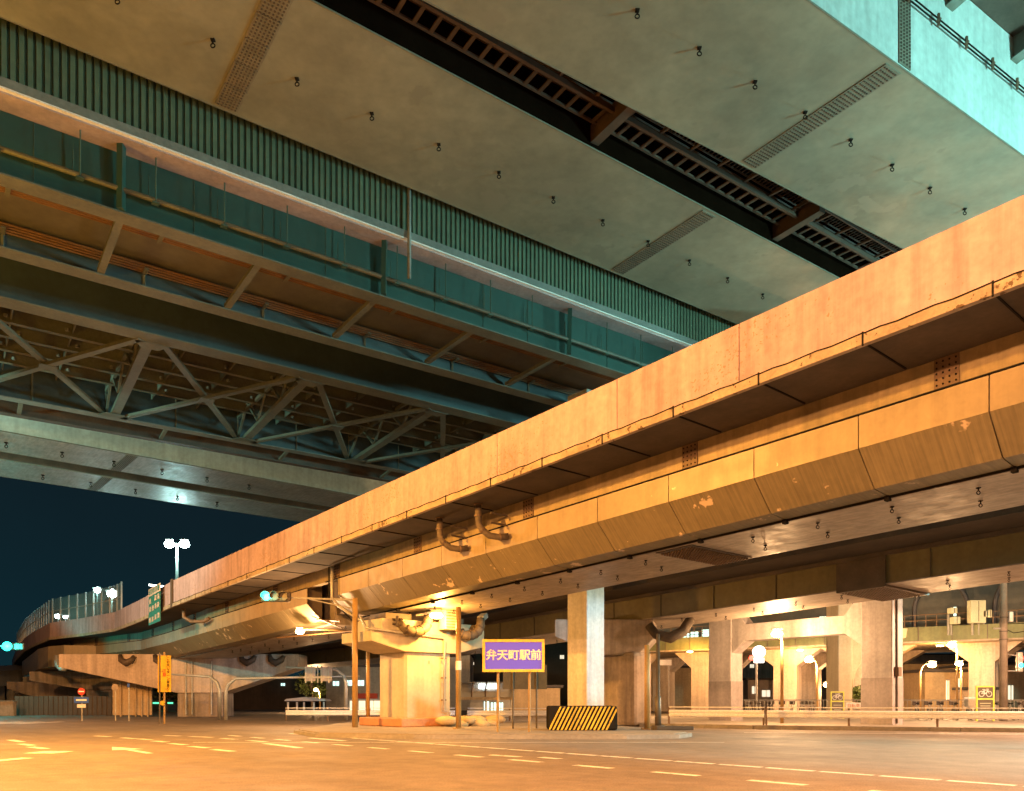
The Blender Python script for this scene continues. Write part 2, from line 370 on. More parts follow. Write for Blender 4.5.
P = [A0, A0 + tt * 1.5 + nn * 0.36, A0 + tt * 1.5 - nn * 0.36]; mk.add([(p.x, p.y, 0.0045) for p in P], [(0, 1, 2)])
for k in range(9): dash((GX(20, 40) - 9 + k * 1.1, 40), (GX(20, 40) - 9 + k * 1.1 + 0.05, 44), 0.45)
for k in range(40):   # edge lines by the median
    pass
dash((8.5, 29.3), (60, 21.8), 0.15, 0.005); dash((-9, 22.6), (6.0, 22.6), 0.12, 0.005)
struct('road_marking', mk, 'paint')
# traffic island with kerb
isl = [(-7.8, 28.6), (-6.3, 25.6), (-3, 24.6), (3.5, 24.4), (5.2, 24.9), (5.9, 26.2), (5.6, 28.4), (3.5, 36.5), (-2, 42), (-7, 43), (-8, 36)]
m = MB(); m.prism([(x, y, 0.0) for x, y in isl], (0, 0, 0.12)); struct('island_kerb', m, 'kerb')
cxi = sum(p[0] for p in isl) / len(isl); cyi = sum(p[1] for p in isl) / len(isl)
m = MB(); m.prism([(cxi + (x - cxi) * 0.975, cyi + (y - cyi) * 0.985, 0.122) for x, y in isl], (0, 0, 0.03)); struct('island_paving', m, 'paving')
# pavement behind the guard rail
m = MB()
kb = [(5.8, 36.0), (10, 33.0), (19, 29.6), (60, 21.5)]
m.prism([(x, y, 0) for x, y in kb] + [(90, 40, 0), (90, 60, 0), (6, 60, 0)], (0, 0, 0.15)); struct('pavement', m, 'paving')
m = MB()
for a, b in zip(kb[:-1], kb[1:]):
    a, b = Vector(a), Vector(b); n = max(1, int((b - a).length / 1.0)); t = (b - a).normalized(); pr = Vector((t.y, -t.x))
    for k in range(n):
        p, q = a.lerp(b, k / n) + t * 0.008, a.lerp(b, (k + 1) / n) - t * 0.008
        c = (p + q) / 2 + pr * 0.08
        m.box((c.x, c.y, 0.08), ((q - p).length, 0.15, 0.165), math.atan2(t.y, t.x))
struct('pavement_kerb', m, 'kerb')

# ------------------------------------------------------------------ the near elevated ramp
ramp = thing('elevated_ramp', (*RP(27.5, 18.5, 0).xy, 0), 'nearest elevated road ramp with pinkish parapet, cream panelled side and hooks under its belly', 'elevated road', 'elevated roads side by side')
S0, S1 = -9.0, rsv[-1]
joints = [S0, 2.2, 9.3, 12.6, 17.0, 29.9, 43.9, 52.0, 58.5, 64.5, 70.5, 84.0, S1]
for a, b in zip(joints[:-1], joints[1:]):
    MB().sweep([(14.18, 6.84), (14.45, 6.84), (14.38, 8.03), (14.18, 8.03)], cuts(a + 0.012, b - 0.012), RP).build('parapet', 'parapet', ramp)
MB().sweep([(22.0, 6.84), (22.25, 6.84), (22.25, 8.0), (22.05, 8.0)], cuts(S0, S1), RP).build('parapet', 'parapet', ramp)
MB().sweep([(14.12, 6.63), (14.24, 6.63), (14.24, 6.835), (14.12, 6.835)], cuts(S0, S1), RP).build('drip_edge', 'slabedge', ramp)
m = MB(); k = -8.0
while k < 44:
    m.sweep(rect(14.105, 14.13, 6.60, 6.85), [k, k + 0.03], RP); m.sweep(rect(14.24, 15.9, 6.655, 6.69), [k, k + 0.03], RP)
    n = 7
    for j in range(n):     # the little sagging drip cords below the parapet
        a = k + 2.1 * j / n
        m.tube([RP(a, 14.11, 6.828 - 0.012 * (j % 3)), RP(a + 2.1 / n, 14.11, 6.828 - 0.012 * ((j + 1) % 3))], 0.012, 5)
    k += 2.1
m.build('slab_joint', 'black', ramp)
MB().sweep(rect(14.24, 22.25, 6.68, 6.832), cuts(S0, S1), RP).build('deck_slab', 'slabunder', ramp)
MB().sweep(rect(15.99, 16.25, 6.09, 6.678), cuts(S0, 120), RP).build('edge_beam', 'beamy', ramp)
sp = MB(); bl = MB()
for k in range(-2, 16):
    s = 6.0 + 5.85 * k
    sp.sweep(rect(15.955, 15.99, 6.10, 6.67), [s - 0.22, s + 0.22], RP)
    for i in range(4):
        for j in range(5):
            p = RP(s - 0.17 + 0.34 * i / 3, 15.945, 6.17 + 0.43 * j / 4); bl.sphere(p, 0.02, 6, 4)
for i, spo in enumerate(sp.each('splice_plate', 'rust', ramp)):
    q = MB(); q.v = bl.v[bl.b[20 * i][0]:(bl.b[20 * i + 20][0] if 20 * i + 20 < len(bl.b) else len(bl.v))]; v0 = bl.b[20 * i][0]
    f1 = bl.b[20 * i + 20][1] if 20 * i + 20 < len(bl.b) else len(bl.f); q.f = [tuple(k_ - v0 for k_ in f_) for f_ in bl.f[bl.b[20 * i][1]:f1]]
    q.build('bolt_rows', 'black', spo)['kind'] = 'stuff'
MB().sweep(rect(15.90, 15.985, 6.065, 6.09), cuts(S0, 30.3), RP).build('edge_gasket', 'black', ramp)
MB().sweep(rect(15.90, 15.985, 6.065, 6.09), cuts(32.0, 90), RP).build('edge_gasket', 'black', ramp)
def fairing(a, b):
    t = 0.03
    o = MB().sweep([(15.94, 5.40), (15.94, 6.06), (15.94 + t, 6.06), (15.94 + t, 5.40)], cuts(a + .012, b - .012), RP).build('fairing_panel', 'fair', ramp)
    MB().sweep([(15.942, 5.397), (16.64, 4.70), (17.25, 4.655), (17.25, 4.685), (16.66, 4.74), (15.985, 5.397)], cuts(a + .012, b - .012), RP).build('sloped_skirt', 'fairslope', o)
s = -9.13
while s < 29.0: fairing(s, min(s + 2.4, 30.1)); s += 2.4
s = 32.0
while s < 70: fairing(s, s + 2.4); s += 2.4
m = MB()
m.sweep([(16.1, 5.3), (16.75, 4.78), (16.75, 6.6), (16.1, 6.6)], cuts(S0, 29.9), RP); m.sweep([(16.1, 5.3), (16.75, 4.78), (16.75, 6.6), (16.1, 6.6)], cuts(32.2, 72), RP)
m.build('inner_frame', 'dsteel', ramp)
MB().sweep([(17.31, 4.60), (20.4, 4.60), (20.6, 6.675), (17.31, 6.675)], cuts(S0, 30.0), RP).build('box_girder', 'soffit', ramp)
MB().sweep([(17.31, 4.60), (20.4, 4.60), (20.6, 6.675), (17.31, 6.675)], cuts(32.1, S1), RP).build('box_girder', 'soffit', ramp)
# bearings gap: dark cross beam in the joint
MB().sweep(rect(17.3, 20.3, 5.0, 6.67), [30.2, 31.9], RP).build('end_diaphragm', 'dsteel', ramp)
m = MB(); s = -9.13
while s < 29.0:
    m.sweep(rect(17.2, 17.34, 4.55, 4.65), [s - 0.05, s + 0.05], RP); s += 2.4
m.sweep(rect(17.262, 17.30, 4.61, 4.66), cuts(S0, 30), RP)
m.each('drain_clip', 'black', ramp)
e0 = None
for k in range(0, 29):
    for o in (18.0, 19.15):
        s = -2.6 + 1.75 * k + (0.35 if o > 18 else 0)
        if 30 < s < 32.3 or 12.4 < s < 14.4: continue
        p = RP(s, o, 4.60)
        if e0 is None: e0 = eye_bolt(p, ramp); P0 = p.copy()
        else: copy_part(e0, ramp, p - P0)
# splice with many bolts under the belly
m = MB(); m.sweep(rect(17.4, 20.25, 4.575, 4.60), [12.85, 14.05], RP); gp = m.build('belly_splice_plate', 'dsteel', ramp)
m = MB(); bolt_grid(m, RP, 12.9, 14.0, 10, 17.5, 20.2, 24, 4.575, r=0.02, t=0.05); m.build('bolt_rows', 'rust', gp)['kind'] = 'stuff'
# two big drain elbows
def elbow(s):
    a = RP(s, 15.1, 6.67); f = lambda ds, do, dh: RP(s + ds, 15.1 + do, 6.67 + dh)
    path = [f(0, 0, 0), f(0, 0, -0.34), f(0, 0.02, -0.58), f(-0.06, 0.10, -0.78), f(-0.18, 0.30, -0.95), f(-0.36, 0.55, -1.0), f(-0.48, 0.78, -0.96)]
    r = [0.10] * 7; o = MB().tube(path, r, 14).build('drain_elbow', 'hose', ramp, smooth=True)
    c = MB()
    for q, w in ((0, .135), (1, .13), (3, .12), (5, .125)):
        d = (path[q + 1] - path[q]).normalized() * 0.03
        c.tube([path[q] - d * .2, path[q] + d], w, 14)
    c.build('pipe_collar', 'rust', o)
    b = MB(); b.bar(f(-0.35, 0.2, 0), f(-0.35, 0.2, -0.75), 0.05, 0.05); b.bar(f(-0.35, 0.2, -0.3), f(-0.35, 0.85, -0.3), 0.05, 0.05); b.bar(f(-0.35, 0.2, -0.6), f(-0.35, 0.85, -0.6), 0.05, 0.05)
    b.build('pipe_bracket', 'dsteel', o)
elbow(21.0); elbow(19.0)
# downpipe at the joint
f = RP
MB().tube([f(29.4, 15.75, 6.6), f(29.4, 15.75, 5.3), f(29.3, 15.95, 5.0), f(29.0, 16.7, 4.45), f(28.6, 16.85, 4.3), f(28.6, 16.85, 3.2)], 0.065, 10).build('downpipe', 'galv', ramp, smooth=True)
MB().tube([f(29.75, 15.8, 6.6), f(29.75, 15.8, 5.35), f(29.4, 16.7, 4.4)], 0.03, 8).build('conduit', 'black', ramp)
m = MB(); m.tube([f(30.3, 16.6, 4.5), f(32.2, 16.5, 4.75)], 0.04, 6); m.tube([f(30.3, 16.7, 4.2), f(32.2, 16.3, 4.9)], 0.03, 6); m.tube([f(30.0, 17.2, 4.1), f(37, 16.8, 4.45)], 0.035, 6)
m.build('conduit', 'cable', ramp)
# clear-sheet noise barrier far along the ramp
nb = thing('noise_barrier', (*RP(70, 14.3, 0).xy, RP(70, 14.3, 8.03).z), 'clear sheet noise barrier with slim posts standing on the far bend of the ramp parapet', 'noise barrier')
s = 60.4; ps = []
while s < 118: ps.append(s); s += 1.55
for a, b in zip(ps[:-1], ps[1:]):
    MB().sweep(rect(14.27, 14.29, 8.06, 9.95), cuts(a + .05, b - .05), RP).build('sheet', 'screen', nb)
    MB().sweep(rect(14.23, 14.33, 8.03, 10.0), [a - .05, a + .05], RP).build('post', 'galv', nb)
MB().sweep(rect(14.24, 14.32, 8.95, 9.0), cuts(ps[0], ps[-1]), RP).build('rail', 'galv', nb)
# drain and ducts at the left joint
dj = MB(); dj.tube([RP(44.6, 14.9, 6.65), RP(44.6, 14.9, 6.2), RP(44.2, 15.2, 5.95), RP(43.4, 15.6, 5.9), RP(42.9, 15.7, 6.0)], 0.10, 12); dj.build('drain_elbow', 'rust', ramp, smooth=True)
MB().sweep(rect(14.09, 14.17, 6.60, 8.1), [43.75, 44.05], RP).build('joint_cover', 'dsteel', ramp)

# ------------------------------------------------------------------ the second elevated road behind it
deck = thing('elevated_road', (*RP(13, 30.3, 0).xy, 0), 'second elevated road seen under the near ramp, olive side and pale hook studded belly', 'elevated road', 'elevated roads side by side')
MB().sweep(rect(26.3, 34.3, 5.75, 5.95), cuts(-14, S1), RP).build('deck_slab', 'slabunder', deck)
MB().sweep([(26.3, 5.952), (26.6, 5.952), (26.5, 7.15), (26.3, 7.15)], cuts(-14, S1), RP).build('parapet', 'concd', deck)
MB().sweep([(34.0, 5.952), (34.3, 5.952), (34.3, 7.15), (34.1, 7.15)], cuts(-14, S1), RP).build('parapet', 'concd', deck)
MB().sweep(rect(28.5, 28.62, 4.62, 5.748), cuts(-14, 100), RP).build('side_web', 'olive', deck)
MB().sweep(rect(28.45, 32.1, 4.58, 4.62), cuts(-14, 100), RP).build('belly_plate', 'soffit', deck)
MB().sweep(rect(31.98, 32.1, 4.622, 5.748), cuts(-14, 100), RP).build('side_web', 'olive', deck)
MB().sweep(rect(28.40, 28.50, 5.60, 5.745), cuts(-14, 100), RP).build('web_rib', 'dsteel', deck)
m = MB(); m.sweep(rect(28.40, 32.15, 4.50, 4.578), [12.7, 14.5], RP); m.sweep(rect(28.40, 28.445, 4.578, 5.59), [12.7, 14.5], RP); cl = m.build('joint_collar', 'dsteel', deck)
m = MB(); bolt_grid(m, RP, 12.8, 14.4, 12, 28.5, 32.0, 18, 4.50, r=0.02, t=0.03)
m.build('bolt_rows', 'rust', cl)['kind'] = 'stuff'
for k in range(0, 26):
    for o in (29.6, 30.9):
        s = -6.0 + 1.9 * k + (0.4 if o > 30 else 0)
        if 12.4 < s < 14.8: continue
        copy_part(e0, deck, (RP(s, o, 4.58) - origin(deck)) - (P0 - origin(ramp)))
m = MB()
for k in range(0, 30):
    s = -12 + 2.9 * k; m.sweep(rect(28.46, 28.50, 4.63, 5.59), [s, s + 0.02], RP)
m.build('web_seam', 'dsteel', deck)

# ------------------------------------------------------------------ high twin box girders
def high_box(name, F, o0, o1, h0, h1, s0, s1, plates, eyes_o, label, facem, botm, group, eyes=(3.2, 2.1, 16), wallm='dsteel', k=1.4):
    t = thing(name, (*F((s0 + s1) / 2, (o0 + o1) / 2, 0).xy, CAMH + h0), label, 'girder', group)
    MB().sweep(rect(o0, o1, h0, h0 + 0.05), [s0, s1], F).build('belly_plate', botm, t)
    MB().sweep(rect(o0, o0 + 0.06, h0 + 0.052, h1), [s0, s1], F).build('side_web', facem, t)
    MB().sweep(rect(o1 - 0.06, o1, h0 + 0.052, h1), [s0, s1], F).build('side_web', wallm, t)
    MB().sweep(rect(o0 - 0.03, o0, h0 - 0.01, h0 + 0.03), [s0, s1], F).build('flange_lip', 'hiplate', t)
    MB().sweep(rect(o1, o1 + 0.03, h0 - 0.01, h0 + 0.03), [s0, s1], F).build('flange_lip', 'hiplate', t)
    for s in plates:
        p = MB(); w = 0.30
        nseg = 5; dd = (o1 - o0 - 0.2) / nseg
        for i in range(nseg): p.sweep(rect(o0 + 0.1 + dd * i, o0 + 0.1 + dd * (i + 1) - 0.03, h0 - 0.022, h0 - 0.001), [s - w, s + w], F)
        po = p.build('splice_plate', 'hiplate', t)
        b = MB(); bolt_grid(b, F, s - w + .03, s + w - .03, 6, o0 + .12, o1 - .12, 40, h0 - 0.022, r=0.020, t=0.02); b.build('bolt_rows', 'dsteel', po)['kind'] = 'stuff'
    e1 = None; s_, d_, n_ = eyes
    for i in range(n_):
        p = F(s_ + d_ * i, eyes_o, h0)
        if e1 is None: e1 = eye_bolt(p, t, k); p0 = p.copy()
        else: copy_part(e1, t, p - p0)
    return t
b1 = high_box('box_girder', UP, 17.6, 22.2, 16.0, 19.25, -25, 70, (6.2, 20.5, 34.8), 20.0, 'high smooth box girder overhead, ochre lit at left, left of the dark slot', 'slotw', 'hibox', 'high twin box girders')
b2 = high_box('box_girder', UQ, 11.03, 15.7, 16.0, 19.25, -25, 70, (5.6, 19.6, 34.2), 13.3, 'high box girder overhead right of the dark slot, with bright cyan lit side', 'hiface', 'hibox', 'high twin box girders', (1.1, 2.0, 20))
hd = thing('high_deck', (*UP(20, 16, 0).xy, CAMH + 19.3), 'high road deck slab resting on the two overhead box girders at top right', 'road deck')
MB().sweep(rect(7.6, 25.0, 19.27, 19.55), [-25, 70], UP).build('deck_slab', 'dsteel', hd)
m = MB()
for k in range(12):
    s = 19.0 + 3.4 * (k - 4) + 2.9
    m.add([UP(s, 10.84, 18.55), UP(s + .12, 10.84, 18.55), UP(s + .12, 7.8, 19.1), UP(s, 7.8, 19.1), UP(s, 10.84, 19.26), UP(s + .12, 10.84, 19.26), UP(s + .12, 7.8, 19.26), UP(s, 7.8, 19.26)],
          [(0, 1, 2, 3), (4, 5, 6, 7), (0, 1, 5, 4), (1, 2, 6, 5), (2, 3, 7, 6), (3, 0, 4, 7)])
    m.bar(UP(s + .06, 10.8, 18.53), UP(s + .06, 7.8, 19.08), 0.35, 0.04)
m.each('cantilever_bracket', 'flange', hd, n=2)
MB().sweep(rect(7.6, 7.9, 19.56, 20.7), [-25, 70], UP).build('parapet', 'concd', hd)
# cables and clamps on the cyan side, splice plate on it
m = MB()
for h in (17.72, 17.84): m.tube([UQ(-20, 10.9, h), UQ(70, 10.9, h)], 0.022, 6)
m.each('cable', 'black', b2)
m = MB()
for k in range(24):
    s = 5.0 + 1.35 * k; m.bar(UQ(s, 10.88, 17.62), UQ(s, 10.88, 17.95), 0.06, 0.05, (0, 1, 0)); m.bar(UQ(s - .09, 10.88, 17.70), UQ(s + .09, 10.88, 17.86), 0.05, 0.05)
m.each('cable_clamp', 'rust', b2, n=2)
p = MB(); p.sweep(rect(11.0, 11.03, 16.1, 19.2), [19.65, 20.15], UQ); po = p.build('splice_plate', 'hiplate', b2)
b = MB()
for i in range(4):
    for j in range(34):
        q = UQ(19.71 + .38 * i / 3, 10.995, 16.16 + 2.98 * j / 33); b.box(q, (0.045, 0.03, 0.04))
b.build('bolt_rows', 'dsteel', po)['kind'] = 'stuff'
# inspection walkway in the slot
wk = thing('inspection_walkway', (*UP(20, 16.6, 0).xy, CAMH + 16.7), 'dark steel inspection walkway with ladder rungs hung in the slot between the high girders', 'walkway')
MB().sweep(rect(16.5, 16.6, 16.35, 16.5), [-20, 70], UP).build('centre_rail', 'walk', wk)
MB().sweep(rect(17.28, 17.36, 16.5, 16.56), [-20, 70], UP).build('side_rail', 'walk', wk)
MB().sweep(rect(15.72, 15.77, 16.35, 16.43), [-20, 70], UP).build('side_rail', 'walk', wk)
m = MB(); s = -8
while s < 40: m.bar(UP(s, 16.6, 16.47), UP(s + 0.05, 17.3, 16.52), 0.10, 0.04); s += 0.48
m.build('rung', 'walk', wk)
m = MB(); s = -8
while s < 40: m.bar(UP(s, 16.52, 16.50), UP(s, 15.75, 16.45), 0.07, 0.06); s += 1.25
m.each('cross_bar', 'walk', wk)
m = MB(); s = -8
while s < 40: m.bar(UP(s, 15.78, 16.75), UP(s, 16.5, 16.75), 0.02, 0.03); s += 0.16
for o in (15.9, 16.05, 16.2, 16.35): m.tube([UP(-8, o, 16.8), UP(40, o, 16.8)], 0.012, 4)
for o in (16.72, 16.9, 17.08, 17.22): m.tube([UP(-8, o, 16.95), UP(40, o, 16.95)], 0.03, 5)
m.build('grating', 'walk', wk)
m = MB()
for s in (-1.5, 6.9, 15.3, 23.7, 32.1): m.bar(UP(s, 15.66, 16.4), UP(s + .1, 17.58, 16.4), 0.28, 0.5)
m.each('cross_beam', 'walk', wk)
MB().sweep(rect(15.66, 17.59, 18.0, 18.1), [-25, 70], UP).build('roof_plate', 'black', wk)

# ------------------------------------------------------------------ lower girder bridge (teal)
gb = thing('girder_bridge', (*UP(12, 31, 0).xy, CAMH + 12.8), 'teal plate girder bridge overhead at left with corrugated green side wall and crossed bracing underneath', 'bridge')
LA, LB = -16, 75
m = MB(); s = LA; prof = []
vs = []
while s < 60:
    vs += [(s, 22.70), (s + .10, 22.70), (s + .12, 22.76), (s + .16, 22.76), (s + .18, 22.70)]; s += 0.182
v = []; fcs = []
for i, (a, o) in enumerate(vs): v += [UP(a, o, 14.85), UP(a, o, 18.2)]
for i in range(len(vs) - 1): fcs.append((2 * i, 2 * i + 2, 2 * i + 3, 2 * i + 1))
m.add(v, fcs); m.sweep(rect(22.79, 22.83, 14.85, 18.2), [LA, 60], UP)
cw = m.build('corrugated_wall', 'corr', gb)
m = MB()
for i in range(0, 420): s = LA + 0.182 * i; m.bar(UP(s + .14, 22.745, 14.86), UP(s + .14, 22.745, 18.2), 0.035, 0.02, (0, 1, 0))
m.build('groove', 'corrd', cw)
MB().sweep([(22.55, 14.62), (22.62, 14.62), (22.80, 14.84), (22.55, 14.84)], [LA, LB], UP).build('edge_fascia', 'flangeb', gb)
MB().sweep(rect(22.56, 22.68, 14.575, 14.615), [LA, LB], UP).build('drip_strip', 'white', gb)
MB().sweep(rect(22.685, 23.38, 14.54, 14.61), [LA, LB], UP).build('slab_underside', 'fascia', gb)
MB().sweep(rect(22.83, 43.0, 14.62, 14.84), [LA, LB], UP).build('deck_slab', 'dsteel', gb)
def girder(o, h0, h1, wmat, fmat, f0, f1, s0=LA, s1=LB):
    w = MB().sweep(rect(o - .02, o + .02, h0 + .042, h1), [s0, s1], UP).build('girder', wmat, gb)
    MB().sweep(rect(f0, f1, h0, h0 + .04), [s0, s1], UP).build('bottom_flange', fmat, w)
    return w
w1 = girder(23.4, 12.86, 14.535, 'teal', 'flange', 23.17, 23.72)
w2 = girder(27.2, 12.86, 14.6, 'navy', 'flange', 26.92, 27.5)
w3 = girder(30.7, 12.86, 14.6, 'navy', 'flange', 30.25, 31.0)
w4 = girder(40.4, 12.86, 14.6, 'navy', 'flangeb', 40.1, 40.6)
w5 = girder(41.9, 12.66, 14.6, 'dsteel', 'dsteel', 41.7, 42.1)
m = MB()
for s in [3.76 + 1.93 * k for k in range(-8, 22)]: m.bar(UP(s, 23.37, 12.92), UP(s, 23.37, 14.53), 0.02, 0.012, (0, 1, 0))
m.build('web_seam', 'corrd', w1)
MB().sweep(rect(24.1, 27.1, 13.60, 13.66), [LA, LB], UP).build('ceiling_panel', 'ceilp', gb)
m = MB()
for q in range(4): m.tube([UP(LA, 24.6 + .11 * q, 13.40), UP(LB, 24.6 + .11 * q, 13.40)], 0.035, 6); m.tube([UP(LA, 26.75 + .1 * q, 13.47 - .03 * q), UP(LB, 26.75 + .1 * q, 13.47 - .03 * q)], 0.035, 6)
m.each('conduit', 'cable', gb)
m = MB()
for k in range(-9, 24):
    s = 3.85 + 3.75 * k - 2.5; m.bar(UP(s, 24.55, 13.36), UP(s, 25.05, 13.36), 0.12, 0.04); m.bar(UP(s, 26.7, 13.34), UP(s, 27.1, 13.34), 0.12, 0.05); m.bar(UP(s, 27.12, 12.95), UP(s, 27.12, 13.5), 0.08, .04, (0, 1, 0))
m.each('conduit_hanger', 'flange', gb, n=3)
MB().tube([UP(LA, 23.08, 13.42), UP(LB, 23.08, 13.42)], 0.065, 12).build('water_pipe', 'rust', gb, smooth=True).data.materials[0] = M['flange']
m = MB()
for k in range(-10, 36):
    s = 2.82 + 1.8 * k; m.tube([UP(s, 23.02, 13.38), UP(s, 23.02, 14.56)], 0.018, 5); m.tube([UP(s - .14, 23.2, 13.42), UP(s - .14, 23.2, 14.1)], 0.014, 5); m.bar(UP(s - .09, 23.08, 13.34), UP(s + .09, 23.08, 13.34), 0.16, 0.03)
m.each('pipe_hanger', 'corrd', gb, n=3)
for k in range(-1, 8):
    s = 3.78 + 7.6 * k
    if s > 40: break
    MB().bar(UP(s, 23.10, 12.9), UP(s, 23.02, 14.95), 0.15, 0.20, (0, 1, 0)).build('web_bracket', 'teal', gb)
MB().tube([UP(11.95, 22.45, 13.3), UP(11.95, 22.45, 15.9), UP(11.95, 22.5, 17.5)], 0.06, 8).build('downpipe', 'flangeb', gb, smooth=True)
for k in range(-4, 14):
    s = 3.85 + 3.75 * k
    MB().bar(UP(s, 23.72, 12.97), UP(s, 26.95, 12.97), 0.20, 0.13).build('cross_strut', 'flange', gb)
# stringers, cross frames and lateral bracing between third and fourth girder
m = MB()
for q in range(6):
    o = 32.0 + 1.4 * q; m.sweep(rect(o - .012, o + .012, 13.95, 14.6), [LA, LB], UP)
    m.sweep(rect(o - .11, o + .11, 13.9, 13.93), [LA, LB], UP)
m.each('stringer', 'flange', gb, n=2)
m = MB()
for s in [-10 + 1.97 * k for k in range(32)]:
    for q in range(6): m.box(UP(s + .5 * (q % 2), 32.0 + 1.4 * q - .16, 14.1), (0.10, 0.10, 0.1))
m.build('clip', 'flangeb', gb)['kind'] = 'stuff'
br = MB(); fr = MB()
for k in range(-3, 9):
    s = 6.0 + 5.9 * k
    br.bar(UP(s, 30.9, 12.97), UP(s + .3, 40.2, 12.97), 0.36, 0.18)
    br.bar(UP(s + .35, 30.9, 13.02), UP(s + 5.75, 40.2, 13.02), 0.24, 0.12); br.bar(UP(s + 5.6, 30.9, 12.90), UP(s + .6, 40.2, 12.90), 0.24, 0.12)
    for q in range(3):
        a = 31.1 + 3.1 * q; fr.bar(UP(s, a, 13.05), UP(s, a + 1.5, 14.3), 0.10, 0.09); fr.bar(UP(s, a + 3.0, 13.05), UP(s, a + 1.6, 14.3), 0.10, 0.09)
    fr.bar(UP(s, 30.8, 14.05), UP(s, 40.3, 14.05), 0.12, 0.16); fr.bar(UP(s + 1.9, 30.8, 14.2), UP(s + 1.9, 40.3, 14.2), 0.05, 0.3); fr.bar(UP(s + 3.9, 30.8, 14.2), UP(s + 3.9, 40.3, 14.2), 0.05, 0.3)
    fr.bar(UP(s + 2.6, 40.6, 12.9), UP(s + 2.6, 41.8, 12.75), 0.16, 0.10)
    for q in range(10): fr.bar(UP(s + .6 * q, 40.36, 12.95), UP(s + .6 * q, 40.36, 14.5), 0.04, 0.1, (0, 1, 0)) if q % 5 == 0 else None
gs = MB()
for k in range(-3, 9):
    s = 6.0 + 5.9 * k
    gs.hexa([UP(s + a, o, h) for h in (12.84, 12.858) for a, o in ((-.5, 31.0), (.7, 31.0), (.4, 31.55), (-.2, 31.55))]); gs.hexa([UP(s + a, o, h) for h in (12.84, 12.858) for a, o in ((-.1, 39.6), (.6, 39.6), (1.0, 40.15), (-.4, 40.15))])
    q = s + 3.15; gs.hexa([UP(q + a, 35.55 + o, h) for h in (12.82, 12.845) for a, o in ((-.3, -.25), (.3, -.25), (.3, .25), (-.3, .25))])
gs.each('gusset_plate', 'flange', gb)
br.each('lateral_brace', 'flange', gb); fr.build('cross_frame', 'flange', gb)

# far twin boxes
fb1 = high_box('box_girder', VP, 45.6, 49.3, 13.0, 15.5, -26, 70, (-3, 11.5, 26), 47.4, 'far box girder at left with pale green side strip, nearer of the far pair', 'hiface', 'soffit', 'far twin box girders', (-9, 2.5, 12), k=2.0)
fb2 = high_box('box_girder', VP, 51.0, 54.8, 13.0, 15.5, -26, 70, (-3, 11.5, 26), 52.9, 'far box girder at left whose lower edge meets the night sky, behind its twin', 'dsteel', 'soffit', 'far twin box girders', (-9, 2.5, 12), k=2.0)
fd = thing('far_deck', (*VP(10, 50, 0).xy, CAMH + 15.5), 'far road deck carried by the two pale box girders above the left sky', 'road deck')
MB().sweep(rect(43.6, 56.5, 15.52, 15.8), [-26, 70], VP).build('deck_slab', 'dsteel', fd)

# ------------------------------------------------------------------ piers
def rbox(mb, c, a, b, z0, z1):      # box in ramp frame: a along n1 (across), b along u1
    c = Vector(c); A = n1 * a / 2; B = u1 * b / 2
    q = [c - A - B, c + A - B, c + A + B, c - A + B]
    return mb.hexa([(p.x, p.y, z0) for p in q] + [(p.x, p.y, z1) for p in q])
PC = n1 * 18.6 + u1 * 27.6
pier = thing('bridge_pier', (PC.x, PC.y, 0.15), 'broad pale pier with flared cap under the near ramp, standing on the traffic island', 'pier')
m = MB(); A = n1 * 1.12; B = u1 * 1.0; c = PC; ch = 0.12
q = [c - A - B * .9, c - A * .93 - B, c + A * .93 - B, c + A - B * .9, c + A + B * .9, c + A * .93 + B, c - A * .93 + B, c - A + B * .9]
m.prism([(p.x, p.y, 0.15) for p in q], (0, 0, 2.98)); m.build('column', 'conc', pier)
m = MB()
def capprof(o, s0, s1, zs):  # hammerhead running along o
    pass
cp = [(-2.75, 3.85), (-2.75, 3.45), (-1.25, 3.10), (1.25, 3.10), (2.75, 3.45), (2.75, 4.35), (-2.3, 4.35), (-2.3, 3.86)]
pts = []
for a, z in cp: p = PC + n1 * a - u1 * 1.15; pts.append((p.x, p.y, z))
m.prism(pts, (*(u1 * 2.3), 0)); m.build('pier_cap', 'conc', pier, bevel=0.03)
m = MB(); rbox(m, PC + n1 * (-1.3) - u1 * 0.2, 1.2, 1.2, 4.352, 4.62); rbox(m, PC + n1 * 1.3 - u1 * 0.2, 1.2, 1.2, 4.352, 4.62); m.build('bearing', 'dsteel', pier)
